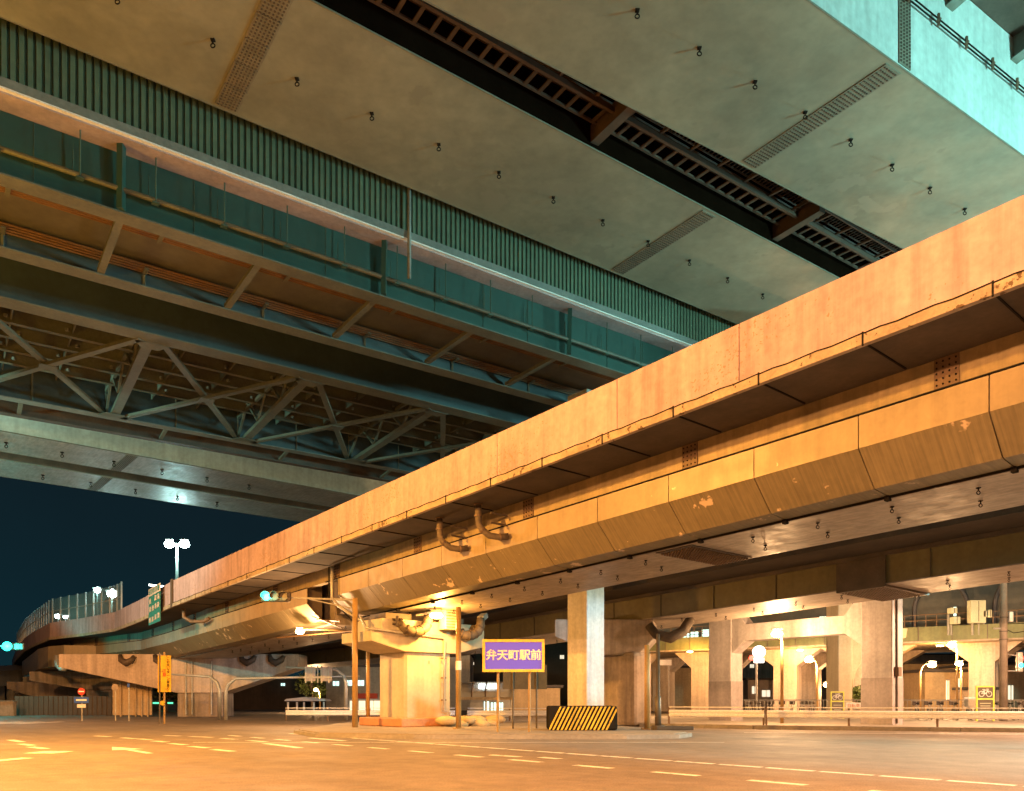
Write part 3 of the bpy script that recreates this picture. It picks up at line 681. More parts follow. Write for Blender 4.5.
# pipe running around the cap and down the column
f = lambda a, b, z: (*(PC + n1 * a - u1 * b), z)
MB().tube([f(-2.9, 0.6, 4.4), f(-2.9, 1.0, 3.95), f(-2.8, 1.25, 3.9), f(0.55, 1.25, 3.72), f(0.62, 1.25, 3.6), f(0.62, 1.2, 3.0), f(0.62, 1.15, 0.75), f(0.9, 1.2, 0.7), f(0.9, 1.2, 0.2)], 0.05, 8).build('drain_pipe', 'galv', pier, smooth=True)
m = MB()
for z in (2.9, 2.1, 1.2): m.bar(f(0.5, 1.15, z), f(0.75, 1.15, z), 0.05, 0.05)
m.each('pipe_clip', 'rust', pier)
def duct(a, flip):
    # thick curved shock hose between cap and girder
    pth = [f(a - .75 * flip, 1.35, 4.25), f(a - .62 * flip, 1.42, 4.02), f(a - .32 * flip, 1.5, 3.86), f(a + .05 * flip, 1.5, 3.86), f(a + .38 * flip, 1.5, 4.05), f(a + .55 * flip, 1.45, 4.35), f(a + .6 * flip, 1.4, 4.6)]
    o = MB().tube(pth, [.13, .16, .19, .20, .20, .19, .17], 14).build('restrainer_hose', 'hose', pier, smooth=True)
    rg = MB()
    for q_ in range(len(pth) - 1):
        a_, b_ = Vector(pth[q_]), Vector(pth[q_ + 1]); rg.tube([a_.lerp(b_, .4), a_.lerp(b_, .55)], .215 if 0 < q_ < 5 else .19, 14)
    rg.build('hose_rings', 'dsteel', o)
    MB().bar(pth[-1], f(a + .9 * flip, 1.3, 4.78), 0.3, 0.2).build('hose_bracket', 'galv', o)
    k = MB()
    for dz in (-.05, .12): k.tube([f(a - .95 * flip, 1.2, 4.2 + dz), f(a - .6 * flip, 1.4, 4.2 + dz)], 0.045, 8)
    k.box(f(a - .78 * flip, 1.3, 4.25), (.1, .25, .4)); k.build('valve', 'dsteel', o)
duct(-0.9, 1.0); duct(1.75, 1.0)
MB().box(f(.57, 1.55, 4.45), (0.62, 0.45, 0.85), math.atan2(n1.y, n1.x)).build('louvre_box', 'conc', pier, bevel=0.02)
m = MB()
for k in range(7): m.box(f(.57, 1.80, 4.12 + .11 * k), (0.55, 0.03, 0.03), math.atan2(n1.y, n1.x))
m.build('louvre_slats', 'rust', pier)
text('8', 0.22, 'concd', pier, f(0.0, 1.013, 2.72), (math.pi / 2, 0, math.atan2(n1.y, n1.x)), name='pier_number')
# base and sandbags
m = MB(); rbox(m, PC, 3.4, 3.2, 0.155, 0.50); tag(m.build('orange_barrier', 'orangep', bevel=0.04), 'low reddish orange plastic barrier skirt round the foot of the broad pier', 'barrier')
m = MB()
random.seed(3)
for i in range(9):
    x = 0.1 + random.random() * 2.6; m.sphere(f(x - .2, 2.0 + random.random() * .35, 0.22 + .17 * (i % 2)), 0.42, 12, 8, (1.1, 0.7, 0.45))
tag(m.build('sandbag_heap', 'sand', smooth=True), 'heap of tan sandbags at the right foot of the broad pier', 'sandbags')
# lamp on the pier cap
def sodium_lamp_on_bracket():
    t = thing('pier_lamp', f(-0.35, 1.95, 4.45), 'glowing sodium lamp on a short bracket under the ramp by the broad pier', 'lamp')
    MB().bar(f(-0.75, 1.2, 4.55), f(-0.35, 1.9, 4.66), 0.07, 0.07).build('bracket', 'galv', t)
    MB().box(f(-0.35, 2.0, 4.66), (0.4, 0.34, 0.12)).build('lamp_housing', 'galv', t, bevel=0.02)
    MB().sphere(f(-0.35, 2.0, 4.50), 0.20, 12, 8, (1.3, 1, .6)).build('lens', 'sodium', t, smooth=True)
    light(f(-0.35, 2.3, 4.25), 900, SOD, t, 0.10)
sodium_lamp_on_bracket()

# ---- pale square column rising behind the ramp and two bent columns
def hi_col(c, a, b, ztop, label, mname, name='bridge_column'):
    t = thing(name, (c[0], c[1], 0.15), label, 'column', 'tall columns behind the near ramp')
    m = MB(); rbox(m, c, a, b, 0.1, ztop); m.build('shaft', mname, t, bevel=0.04)
    return t
c1 = Vector((3.10, 33.6)); hi_col(c1, 1.05, 1.15, 14.0, 'pale column lit bluish on its right face, rising behind the striped barrier', 'colw')
# striped crash barrier
t = thing('striped_barrier', (2.3, 27.2, 0.155), 'low barrier with yellow and black slanting stripes on the traffic island', 'barrier')
m = MB(); W, D, H = 2.38, 1.6, 0.84; x0, y0 = 2.43 - W / 2, 27.4
m.box((2.43, y0 + D / 2, 0.155 + H / 2), (W, D, H)); m.build('block', 'black', t, bevel=0.08)
m = MB(); ns = 17; st = W / ns; sl = 0.40
for k in range(-4, ns + 1):
    a = x0 + k * st; poly = []
    def clipx(x): return min(max(x, x0 + .02), x0 + W - .02)
    lo0, lo1, hi0, hi1 = a, a + st * .45, a + sl, a + sl + st * .45
    if lo1 < x0 or hi0 > x0 + W: continue
    zb, zt = 0.17, 0.155 + H - .02
    # clip by splitting into small slices
    N = 6
    for i in range(N):
        z1_, z2_ = zb + (zt - zb) * i / N, zb + (zt - zb) * (i + 1) / N
        xa, xb = lo0 + (hi0 - lo0) * i / N, lo1 + (hi1 - lo1) * i / N; xc, xd = lo0 + (hi0 - lo0) * (i + 1) / N, lo1 + (hi1 - lo1) * (i + 1) / N
        xs = [clipx(xa), clipx(xb), clipx(xd), clipx(xc)]
        if xs[1] - xs[0] < .005 and xs[2] - xs[3] < .005: continue
        m.add([(xs[0], y0 - .005, z1_), (xs[1], y0 - .005, z1_), (xs[2], y0 - .005, z2_), (xs[3], y0 - .005, z2_)], [(0, 1, 2, 3)])
m.build('stripe', 'yellow', t)
# bent
bent = thing('portal_pier', (14, 38, 0.15), 'pale portal frame of two square columns and a haunched beam beside the guard rail', 'pier')
ca, cb = Vector((16.0, 34.6)), Vector((11.0, 41.2))
m = MB(); rbox(m, ca, 1.05, 1.35, 0.1, 17.1); m.build('column', 'portalc', bent, bevel=0.05)
m = MB(); rbox(m, cb, 1.05, 1.35, 0.1, 13.9); m.build('column', 'portalc', bent, bevel=0.05)
m = MB(); dv = (cb - ca); L = dv.length; dv.normalize(); nv = Vector((-dv.y, dv.x))
bp = [(0.66, 3.55), (1.5, 4.15), (L - 1.5, 4.15), (L - .66, 3.55), (L - .66, 6.0), (L - 1.5, 4.98), (1.5, 4.98), (0.66, 6.0)]
pts = [(*(ca + dv * a - nv * .4), z) for a, z in bp]
m.prism(pts, (*(nv * .8), 0)); m.build('cross_beam', 'portalc', bent, bevel=0.03)
m = MB(); rbox(m, ca, 1.056, 1.356, 0.16, 2.15); m.build('lower_coating', 'portald', bent)
m = MB(); rbox(m, cb, 1.056, 1.356, 0.16, 2.15); m.build('lower_coating', 'portald', bent)
MB().tube([(*(ca - n1 * .2 - u1 * .72), 0.2), (*(ca - n1 * .2 - u1 * .72), 6.5)], 0.05, 8).build('drain_pipe', 'dsteel', bent)
MB().box((*(ca - n1 * .2 - u1 * .76), 2.4), (0.3, 0.2, 0.4), math.atan2(n1.y, n1.x)).build('junction_box', 'rust', bent)

# pier for second road, right behind the pale column
PD = n1 * 30.0 + u1 * 22.5
t = thing('bridge_pier', (PD.x, PD.y, 0.1), 'orange lit round edged pier with flared cap behind the pale blue column', 'pier')
PD = Vector((GX(643, 37.5) - .2, 37.5))
m = MB(); rbox(m, Vector((GX(622, 37.5), 37.5)), 1.3, 2.6, 0.0, 3.4); m.build('column', 'concd', t, bevel=0.2)
m = MB(); c = Vector((GX(615, 37.5), 37.5)); cp = [(-4.0, 4.1), (-1.3, 3.25), (1.3, 3.25), (2.4, 4.1), (2.2, 4.9), (-4.0, 4.9)]
m.prism([(c.x + a * .72, c.y - .9, z) for a, z in cp], (0.5, 1.8, 0)); m.build('pier_cap', 'concd', t, bevel=0.05)
t.location = (0, 0, 0)
for ch in t.children: ch.location = (0, 0, 0)
for ch in t.children:
    for v_ in ch.data.vertices: v_.co += Vector((*(n1 * 30.0 + u1 * 22.5), 0.1))
    for v_ in ch.data.vertices: v_.co -= Vector((c.x, c.y, 0.1))
t.location = (c.x, c.y, 0.1)
o = MB().tube([(c.x + 1.4, 36.4, 4.6), (c.x + 1.7, 36.2, 4.15), (c.x + 2.3, 36.1, 4.0), (c.x + 2.9, 36.2, 4.3), (c.x + 3.3, 36.3, 4.9)], [.2, .22, .25, .25, .22], 12).build('restrainer_hose', 'hose', t, smooth=True)

# far hammerhead piers
def hammer(label, c, half, zt, zend, zroot, cw, cd, x_l, x_r, m1='concp', tilt=0.0):
    t = thing('hammerhead_pier', (c[0], c[1], 0), label, 'pier', 'hammerhead piers at far left')
    m = MB(); m.box((c[0], c[1], zroot / 2), (cw, cd, zroot)); m.build('column', 'concd', t, bevel=0.08)
    m = MB(); pr = [(x_l, zt), (x_l, zend), (c[0] - cw / 2, zroot), (c[0] + cw / 2, zroot), (x_r, zend), (x_r, zt)]
    m.prism([(x, c[1] - cd / 2 - .1 + tilt * (x - c[0]), z) for x, z in pr], (0, cd + .2, 0)); m.build('pier_cap', m1, t, bevel=0.05)
    return t
Y = 57
h1 = hammer('big hammerhead pier behind the yellow sign, arm reaching left below the curved ramp', (GX(206, Y), Y), 0, HZ(655, Y) , HZ(668, Y), HZ(693, Y), 3.2, 2.2, GX(68, Y), GX(303, Y))
for px in (193, 199, 218):
    MB().tube([(GX(px, Y), Y - 1.25, 0.2), (GX(px, Y), Y - 1.25, HZ(662, Y))], 0.07, 8).build('drain_pipe', 'galv', h1)
for px, w in ((136, 1), (254, 1), (282, 1), (170, 1)):
    x = GX(px, Y); o = MB().tube([(x - .5, Y - 1.3, HZ(656, Y)), (x - .38, Y - 1.4, HZ(661, Y)), (x, Y - 1.5, HZ(664, Y)), (x + .38, Y - 1.4, HZ(661, Y)), (x + .5, Y - 1.3, HZ(657, Y))], [.14, .2, .26, .2, .14], 10).build('restrainer_hose', 'dsteel', h1, smooth=True)
Y = 80
hammer('smaller hammerhead pier at far left with grey pink arm above the brown hoarding', (GX(60, Y), Y), 0, HZ(682, Y), HZ(689, Y), HZ(698, Y), 3.0, 2.5, GX(15, Y), GX(110, Y), 'concd')
Y = 72
hammer('middle distance hammerhead pier half hidden behind the big arm at left', (GX(110, Y), Y), 0, HZ(672, Y), HZ(681, Y), HZ(690, Y), 3.0, 2.5, GX(38, Y), GX(190, Y), 'concd')
# rounded girder end under the noise barrier
t = thing('curved_girder', (GX(48, 66), 66, HZ(668, 66)), 'yellowish curved steel girder turning away under the noise barrier', 'girder')
pts = [(GX(64, 64), 64), (GX(48, 65.5), 65.5), (GX(38, 69), 69), (GX(33, 75), 75), (GX(22, 92), 92)]
m = MB()
for a, b in zip(pts[:-1], pts[1:]): m.hexa([(a[0], a[1], HZ(667, 65)), (b[0], b[1], HZ(667, 65)), (b[0] + 3, b[1] + .5, HZ(667, 65)), (a[0] + 3, a[1] + .5, HZ(667, 65)), (a[0], a[1], HZ(646, 65)), (b[0], b[1], HZ(646, 65)), (b[0] + 3, b[1] + .5, HZ(646, 65)), (a[0] + 3, a[1] + .5, HZ(646, 65))])
m.build('web', 'fair', t)
MB().tube([(GX(57, 63), 63, HZ(655, 63)), (GX(57, 63), 63, HZ(665, 63)), (GX(61, 62.6), 62.6, HZ(669, 63)), (GX(66, 62.6), 62.6, HZ(669, 63))], 0.2, 10).build('drain_elbow', 'galv', t, smooth=True)
# teal low viaduct at the far left edge
t = thing('teal_viaduct', (GX(0, 95), 95, 0), 'distant teal lit elevated road crossing the left edge below the ramp', 'elevated road')
m = MB(); a = (GX(-60, 80), 80); b = (GX(33, 118), 118)
m.hexa([(a[0], a[1], HZ(687, 95)), (b[0], b[1], HZ(680, 95)), (b[0], b[1] + 8, HZ(680, 95)), (a[0], a[1] + 8, HZ(687, 95)), (a[0], a[1], HZ(674, 95)), (b[0], b[1], HZ(655, 95)), (b[0], b[1] + 8, HZ(655, 95)), (a[0], a[1] + 8, HZ(674, 95))])
m.build('deck', 'bgrey', t)
m = MB()
for px in (5, 12, 30): m.box((GX(px, 100), 100, 2), (1.1, 1.1, 4.5))
m.each('column', 'bgrey', t)

# ------------------------------------------------------------------ poles, lamps, signals
def pole_base(mb, x, y, r, z0=0.15): mb.tube([(x, y, z0), (x, y, z0 + .04)], r * 2.2, 12)
def post(name, px, Y, ytop, r, mname, label, ybase=0.15, cat='pole', grp=None):
    x = GX(px, Y); t = thing(name, (x, Y, ybase), label, cat, grp)
    m = MB(); m.tube([(x, Y, ybase), (x, Y, HZ(ytop, Y))], [r, r * .9], 12); m.build('shaft', mname, t, smooth=True)
    m = MB(); pole_base(m, x, Y, r, ybase); m.build('base_plate', mname, t)
    return t
post('steel_post', 368, 33.5, 643, 0.085, 'polebr', 'slimmer ochre post just left of the broad pier, shaded behind the signal post')
post('steel_post', 458.5, 29.2, 607, 0.10, 'polebr', 'ochre post right of the broad pier with a small white sticker')
post('steel_post', 647, 28.6, 645, 0.10, 'polebr', 'thick ochre post left of the dark lamp post on the island')
m = MB(); m.tube([(GX(458.5, 29.2), 29.2, HZ(670, 29.2)), (GX(458.5, 29.2), 29.2, HZ(661, 29.2))], 0.106, 12); 
st = m.build('sticker', 'white', [o for o in bpy.data.objects if o.name == 'steel_post.001'][0])
# dark lamp post
Y = 28.0; x = GX(658, Y)
t = thing('lamp_post', (x, Y, 0.15), 'dark slim lamp post with thicker lower sleeve at the island tip', 'lamp post')
MB().tube([(x, Y, .15), (x, Y, HZ(697, Y)), (x, Y, HZ(696, Y)), (x, Y, HZ(634, Y))], [.11, .11, .07, .06], 12).build('shaft', 'poledk', t, smooth=True)
MB().tube([(x, Y, .15), (x, Y, .32)], .24, 12).build('base_collar', 'poledk', t)
t = tag(MB().box((x + .55, Y, .22), (1.3, .5, .14)).build('cable_ramp', 'dsteel', bevel=.03), 'flat dark utility block beside the lamp post foot on the island', 'utility block')
# traffic signal with mast arm
Y = 30.6; x = GX(355, Y)
sig = thing('traffic_signal', (x, Y, .15), 'horizontal traffic signal showing green, on an ochre post left of the broad pier', 'traffic signal')
MB().tube([(x, Y, .15), (x, Y, HZ(598, Y))], [.115, .10], 12).build('post', 'polebr', sig, smooth=True)
z = HZ(600, Y)
MB().tube([(x, Y, z), (GX(286, Y), Y - .1, z + .08)], .04, 8).build('arm', 'galv', sig); MB().tube([(x, Y, z - .35), (GX(310, Y), Y - .1, z + .02)], .025, 8).build('brace', 'galv', sig)
zz = HZ(597, Y); m = MB()
m.box((GX(277, Y), Y - .12, zz), (1.15, .22, .42)); hd_ = m.build('signal_head', 'poledk', sig, bevel=.1)
for px, mt in ((268.5, 'gocyan'), (277, 'dkpanel'), (286, 'dkpanel')):
    xx = GX(px, Y); MB().tube([(xx, Y - .24, zz), (xx, Y - .27, zz)], .155, 16).build('lens', mt, hd_)
    vz = [(xx + .17 * math.cos(q), Y - .24, zz + .17 * math.sin(q)) for q in [R(-20 + 220 * i / 12) for i in range(13)]]
    m = MB(); m.add([v for p in vz for v in (p, (p[0], p[1] - .22, p[2]))], [(2 * i, 2 * i + 2, 2 * i + 3, 2 * i + 1) for i in range(12)])
    o = m.build('visor', 'poledk', hd_); sd = o.modifiers.new('s', 'SOLIDIFY'); sd.thickness = .01
light((GX(268.5, Y), Y - .6, zz), 60, (0.08, 1.0, 0.7), sig, .15)
# sodium luminaire on arm
SODW = (1.0, 0.56, 0.25)
def arm_lamp(pxp, Yp, pxl, pyl, label, power, mname='polebr', color=SODW, lens='sodium', arc=0.5, r=.07, group='sodium street lamps', scale=1.0, zb=.15, side=0.0):
    xp = GX(pxp, Yp); xl = GX(pxl, Yp); zl = HZ(pyl, Yp)
    t = thing('street_lamp', (xp, Yp, zb), label, 'street lamp', group)
    MB().tube([(xp, Yp, zb), (xp, Yp, zl - arc), (xp + (xl - xp) * .15, Yp, zl - arc * .3), (xp + (xl - xp) * .45, Yp, zl + .06), (xl, Yp, zl + .1)], [r, r * .8, r * .6, r * .5, r * .5], 10).build('pole', mname, t, smooth=True)
    MB().box((xl, Yp, zl + .17 * scale), (.34 * scale, .22 * scale, .07 * scale)).build('lamp_housing', 'galv', t, bevel=.03)
    MB().sphere((xl, Yp, zl), .16 * scale, 14, 10, (1.25, 1, .75)).build('lens', lens, t, smooth=True)
    if power: light((xl, Yp - .25 * scale, zl - .3 * scale), power, color, t, .12)
    return t
arm_lamp(368, 35.5, 300, 631.5, 'sodium lamp on a long horizontal arm left of the broad pier, hanging under the ramp', 1300, arc=.1)
arm_lamp(782, 36, 777, 634, 'brightest sodium street lamp in front of the portal beam at right', 1500, r=.08, scale=1.3)
arm_lamp(817, 58, 809, 660, 'sodium street lamp on a thin pole between the portal columns', 2600, r=.09, scale=1.6)
arm_lamp(832, 72, 827, 685, 'small sodium lamp beside the arched pier between the portal columns', 1500, r=.09, scale=1.6)
arm_lamp(808, 85, 805, 695, 'low distant sodium lamp near the parked fences between the portal columns', 1500, r=.08, scale=1.6)
arm_lamp(957, 48, 952, 645, 'upper sodium lamp of the tall double pole right of the portal', 1700, r=.07, scale=1.3)
arm_lamp(961, 52, 959, 664, 'sodium lamp just below the tall double pole right of the portal', 1400, r=.07, scale=1.2)
arm_lamp(920, 50, 932, 665, 'sodium lamp on a curved arm just right of the portal column', 1700, r=.08, scale=1.3)
arm_lamp(320, 75, 316, 690, 'tiny sodium lamp by the lit tree behind the bus shelter', 1200, r=.09, scale=1.1)
arm_lamp(600, 50, 612, 655, 'added sodium lamp hidden between the pale column and the pier behind it', 3000, r=.09, scale=.8)  # added lamp, brightens the background right of the island
# out of frame sodium street lamps of the crossroads, some added for fill light
def tall_lamp(x, y, z, dx, label, power, color=SOD, lens='sodium', grp='tall lamps around the crossing', zb=0.0, rad=.25, dy=0, down=True, up=0):
    t = thing('street_lamp', (x, y, zb), label, 'street lamp', grp)
    MB().tube([(x, y, zb), (x, y, z - .6), (x + dx * .3, y + dy * .3, z), (x + dx, y + dy, z + .15)], [.12, .09, .06, .05], 10).build('pole', 'galv', t, smooth=True)
    MB().box((x + dx, y + dy, z + .12), (.75, .34, .15)).build('lamp_housing', 'galv', t, bevel=.03)
    MB().sphere((x + dx, y + dy, z), .2, 12, 8, (1.4, .9, .5)).build('lens', lens, t, smooth=True)
    if down: light((x + dx, y + dy, z - .3), power, color, t, rad, R(178.5), (x + dx, y + dy, z - 5), 0.02)
    else: light((x + dx, y + dy, z - .3), power, color, t, rad)
    if up: light((x + dx - .6, y + dy, z - .35), up, (1.0, .50, .05), t, .8)  # added second light, yellows the girders overhead at upper left
    return t
tall_lamp(-17.5, 14.5, 10.3, 2.0, 'tall sodium street lamp outside the left of the picture lighting the ramp', 26500, up=2400)
tall_lamp(-5.5, -4.5, 10.3, 1.6, 'tall sodium street lamp standing behind the camera', 28000, SODP)
tall_lamp(14.5, 3.5, 10.5, -1.6, 'tall sodium street lamp outside the right of the picture', 17000, SODP)
tall_lamp(33.0, 24.0, 9.0, -1.6, 'added tall sodium street lamp beyond the right edge near the guard rail', 14000, SODP)  # added unseen lamp for the ground at far right
tall_lamp(24.6, 30.5, 5.4, -1.6, 'added lower sodium lamp just beyond the right edge under the second road', 6500, (1.0, 0.60, 0.36))  # added unseen lamp, front light for the portal and guard rail
tall_lamp(-34.0, 36.0, 10.5, 1.6, 'added tall sodium street lamp beyond the left edge of the crossing', 9500, SODP)  # added unseen lamp for the far left and the ramp bend
# cool lamps
tall_lamp(24.0, 14.0, 10.8, -1.0, 'tall cool white lamp on the second road outside the right of the picture', 17000, COOL, 'cool', zb=7.2, down=False, rad=1.0)
t = thing('flood_lamp', (-33, 24, 0), 'cool white flood lamp on a tall mast left of the picture by the far girders', 'lamp')
MB().tube([(-33, 24, 0), (-33, 24, 9)], .1, 8).build('mast', 'galv', t); MB().box((-33, 24, 9.2), (.5, .3, .4)).build('lamp_housing', 'galv', t)
light((-32.7, 24.4, 9.2), 14000, (0.45, 1.0, 0.80), t, .15, R(62), (-20, 44, 14.5))
t = thing('flood_lamp', (16.4, 17.0, 0.15), 'cool white flood lamp on a short mast outside the right of the picture', 'lamp')
MB().tube([(16.4, 17.0, 0), (16.4, 17.0, 4.0)], .07, 8).build('mast', 'galv', t); MB().box((16.4, 17.0, 4.15), (.4, .3, .3)).build('lamp_housing', 'galv', t)
light((16.2, 17.4, 4.15), 13000, (0.55, 0.78, 1.0), t, .15, R(14), (3.3, 33.6, 3.2))

t = thing('flood_lamp', (38, 37, 0), 'cool white flood lamp on a tall mast far outside the right of the picture', 'lamp')
MB().tube([(38, 37, 0), (38, 37, 10)], .1, 8).build('mast', 'galv', t); MB().box((38, 37, 10.2), (.5, .3, .4)).build('lamp_housing', 'galv', t)
light((37.6, 36.6, 10.3), 26000, COOL, t, .5, R(75), (8, 26, 17), blend=.8)
def double_head(px, py, Y, zb, label, power, headw=1.1, scale=1.0):
    x = GX(px, Y); z = HZ(py, Y)
    t = thing('street_lamp', (x, Y, zb), label, 'street lamp', 'cool white lamps on the elevated road')
    MB().tube([(x, Y, zb), (x, Y, z)], [.10 * scale, .07 * scale], 10).build('pole', 'galv', t, smooth=True)
    MB().tube([(x - headw / 2, Y, z + .02), (x + headw / 2, Y, z + .02)], .05, 8).build('arm', 'galv', t)
    for sg in (-1, 1):
        MB().box((x + sg * headw / 2, Y, z + .24 * scale), (.4 * scale, .3, .08)).build('lamp_housing', 'galv', t, bevel=.02)
        MB().sphere((x + sg * headw / 2, Y, z), .24 * scale, 12, 8, (1.15, .9, .9)).build('lens', 'cool', t, smooth=True)
    if power: light((x, Y - .3, z - .3), power, COOL, t, .2)
    return t
double_head(177, 544, 58, RP(46, 20, 8).z - 1.2, 'twin headed cool white lamp rising over the ramp against the sky', 500, scale=1.3)
double_head(31, 651, 130, 2.5, 'tiny twin headed cool lamp below the green signal at far left', 0, scale=1.3, headw=1.3)
def one_head(px, py, Y, zb, label, power, s=1.0):
    x = GX(px, Y); z = HZ(py, Y)
    t = thing('street_lamp', (x, Y, zb), label, 'street lamp', 'cool white lamps on the elevated road')
    MB().tube([(x, Y, zb), (x, Y, z + .15)], .07, 8).build('pole', 'galv', t)
    MB().box((x, Y, z + .17 * s), (.7 * s, .35, .12)).build('lamp_housing', 'galv', t, bevel=.02); MB().sphere((x, Y, z), .26 * s, 12, 8, (1.1, .8, 1)).build('lens', 'cool', t, smooth=True)
    if power: light((x, Y - .4, z - .2), power, COOL, t, .2)
one_head(97.5, 590, 70, RP(62, 15, 7).z, 'cool white lamp shining over the right end of the noise barrier', 200)
one_head(112, 593.5, 60.5, RP(60, 15, 7).z, 'large cool white lamp at the right end of the noise barrier', 200, 1.3)
one_head(58, 616, 76, RP(70, 15, 7).z, 'small cool lamp seen through the noise barrier sheets, left one', 0)
one_head(65.5, 616.5, 78, RP(70, 15, 7).z, 'small cool lamp seen through the noise barrier sheets, right one', 0, .8)
# tube lamp by the green sign, flat arm light
t = thing('tube_lamp', (GX(160, 50), 50, RP(46, 15, 8).z), 'slender white horizontal lamp sticking out above the green road sign', 'lamp')
MB().bar((GX(149.5, 50), 50, HZ(585.0, 50)), (GX(170, 50), 50, HZ(587.3, 50)), .2, .09).build('housing', 'coolw', t)
MB().tube([(GX(169.5, 50), 50, HZ(587, 50)), (GX(171, 50), 50, HZ(592, 50))], .04, 6).build('stem', 'galv', t)
# far left big signal
Y = 60; x = GX(-8, Y)
t = thing('traffic_signal', (x, Y, 0), 'traffic signal glowing blue green at the extreme left edge', 'traffic signal')
MB().tube([(x, Y, 0), (x, Y, HZ(640, Y))], .1, 8).build('post', 'galv', t)
MB().tube([(x, Y, HZ(646, Y)), (GX(2, Y), Y, HZ(646, Y))], .05, 8).build('arm', 'galv', t)
MB().box((GX(14, Y), Y, HZ(646.5, Y)), (1.6, .25, .55)).build('signal_head', 'poledk', t, bevel=.1)
MB().sphere((GX(9.5, Y), Y - .3, HZ(646.5, Y)), .34, 14, 10, (1.1, .5, 1)).build('lens', 'gocyan', t, smooth=True)
light((GX(9.5, Y), Y - .9, HZ(646.5, Y)), 700, (0.03, 0.85, 0.75), t, .2)
# right edge signal + utility pole
Y = 40; x = GX(1003.5, Y)
t = thing('utility_pole', (x, Y, .15), 'weathered grey brown utility pole near the right edge with fittings', 'utility pole')
MB().tube([(x, Y, .15), (x, Y, 9.5)], [.19, .15], 12).build('shaft', 'wood', t, smooth=True)
m = MB(); 
for z in (HZ(640, Y), HZ(632, Y), HZ(618, Y)): m.tube([(x, Y, z), (x, Y, z + .05)], .2, 12)
m.each('strap', 'dsteel', t)
MB().box((x + .30, Y - .05, HZ(617, Y)), (.2, .25, .5)).build('meter_box', 'white', t, bevel=.03)
MB().tube([(x, Y, HZ(628, Y)), (x + .5, Y, HZ(633, Y)), (x + 1.5, Y, HZ(630, Y)), (x + 3, Y, HZ(631, Y))], .02, 5).build('wire', 'black', t)
MB().tube([(x, Y, HZ(624, Y)), (x + 6, Y, HZ(620, Y))], .02, 5).build('wire', 'black', t); MB().tube([(x - .5, Y, HZ(628.5, Y)), (x, Y, HZ(628.5, Y))], .04, 5).build('bracket', 'galv', t)
t2 = thing('traffic_signal', (GX(1019, Y), Y, HZ(672, Y)), 'small traffic signal with red and green lenses beside the utility pole', 'traffic signal')
MB().box((GX(1019.5, Y), Y, HZ(662, Y)), (.28, .22, 1.0)).build('signal_head', 'galv', t2, bevel=.06)
MB().sphere((GX(1019.5, Y), Y - .14, HZ(658.5, Y)), .12, 10, 6, (1, .5, 1)).build('lens', 'stopred', t2); MB().sphere((GX(1019.5, Y), Y - .14, HZ(665.5, Y)), .12, 10, 6, (1, .5, 1)).build('lens', 'gocyan', t2)
m = MB(); m.tube([(x + .1, Y, HZ(654, Y)), (GX(1019, Y), Y, HZ(656, Y))], .03, 6); m.tube([(x + .1, Y, HZ(671, Y)), (GX(1019, Y), Y, HZ(671, Y))], .03, 6); m.build('bracket_arm', 'galv', t2)

# ------------------------------------------------------------------ signs
Y = 26.2
t = thing('station_sign', (GX(513, Y), Y, .15), 'purple sign board with yellow frame and cream Japanese lettering on two posts', 'sign')
x0, x1, z0, z1 = GX(482.5, Y), GX(544.5, Y), HZ(672, Y), HZ(639.5, Y)
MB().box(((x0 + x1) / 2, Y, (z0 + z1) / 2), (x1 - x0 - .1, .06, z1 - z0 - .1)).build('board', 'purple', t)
m = MB(); w = .09
for a in ((x0, z0, x1, z0 + w), (x0, z1 - w, x1, z1), (x0, z0 + w, x0 + w, z1 - w), (x1 - w, z0 + w, x1, z1 - w)):
    n = max(1, int(max(a[2] - a[0], a[3] - a[1]) / .21))
    for i in range(n):
        if a[2] - a[0] > a[3] - a[1]: q = (a[0] + (a[2] - a[0]) * i / n, a[1], a[0] + (a[2] - a[0]) * (i + 1) / n - .008, a[3])
        else: q = (a[0], a[1] + (a[3] - a[1]) * i / n, a[2], a[1] + (a[3] - a[1]) * (i + 1) / n - .008)
        m.box(((q[0] + q[2]) / 2, Y - .02, (q[1] + q[3]) / 2), (q[2] - q[0], .13, q[3] - q[1]))
m.build('frame', 'ochre', t)
text('弁天町駅前', .365, 'cream', t, ((x0 + x1) / 2, Y - .04, (z0 + z1) / 2 + .03), bold=.011)
for px in (498, 529.5): MB().tube([(GX(px, Y), Y + .06, .15), (GX(px, Y), Y + .06, HZ(645, Y))], .045, 10).build('post', 'polebr', t)
Y = 29.5
t = thing('sign_back', (GX(525, Y), Y, .15), 'dark back of a notice board on two thin posts behind the purple sign', 'sign')
MB().box((GX(525, Y), Y, HZ(677, Y)), (GX(547, Y) - GX(503, Y), .06, 0.9)).build('board', 'dkpanel', t)
for px in (513, 536.5): MB().tube([(GX(px, Y), Y - .05, .15), (GX(px, Y), Y - .05, HZ(668, Y))], .035, 8).build('post', 'poledk', t)
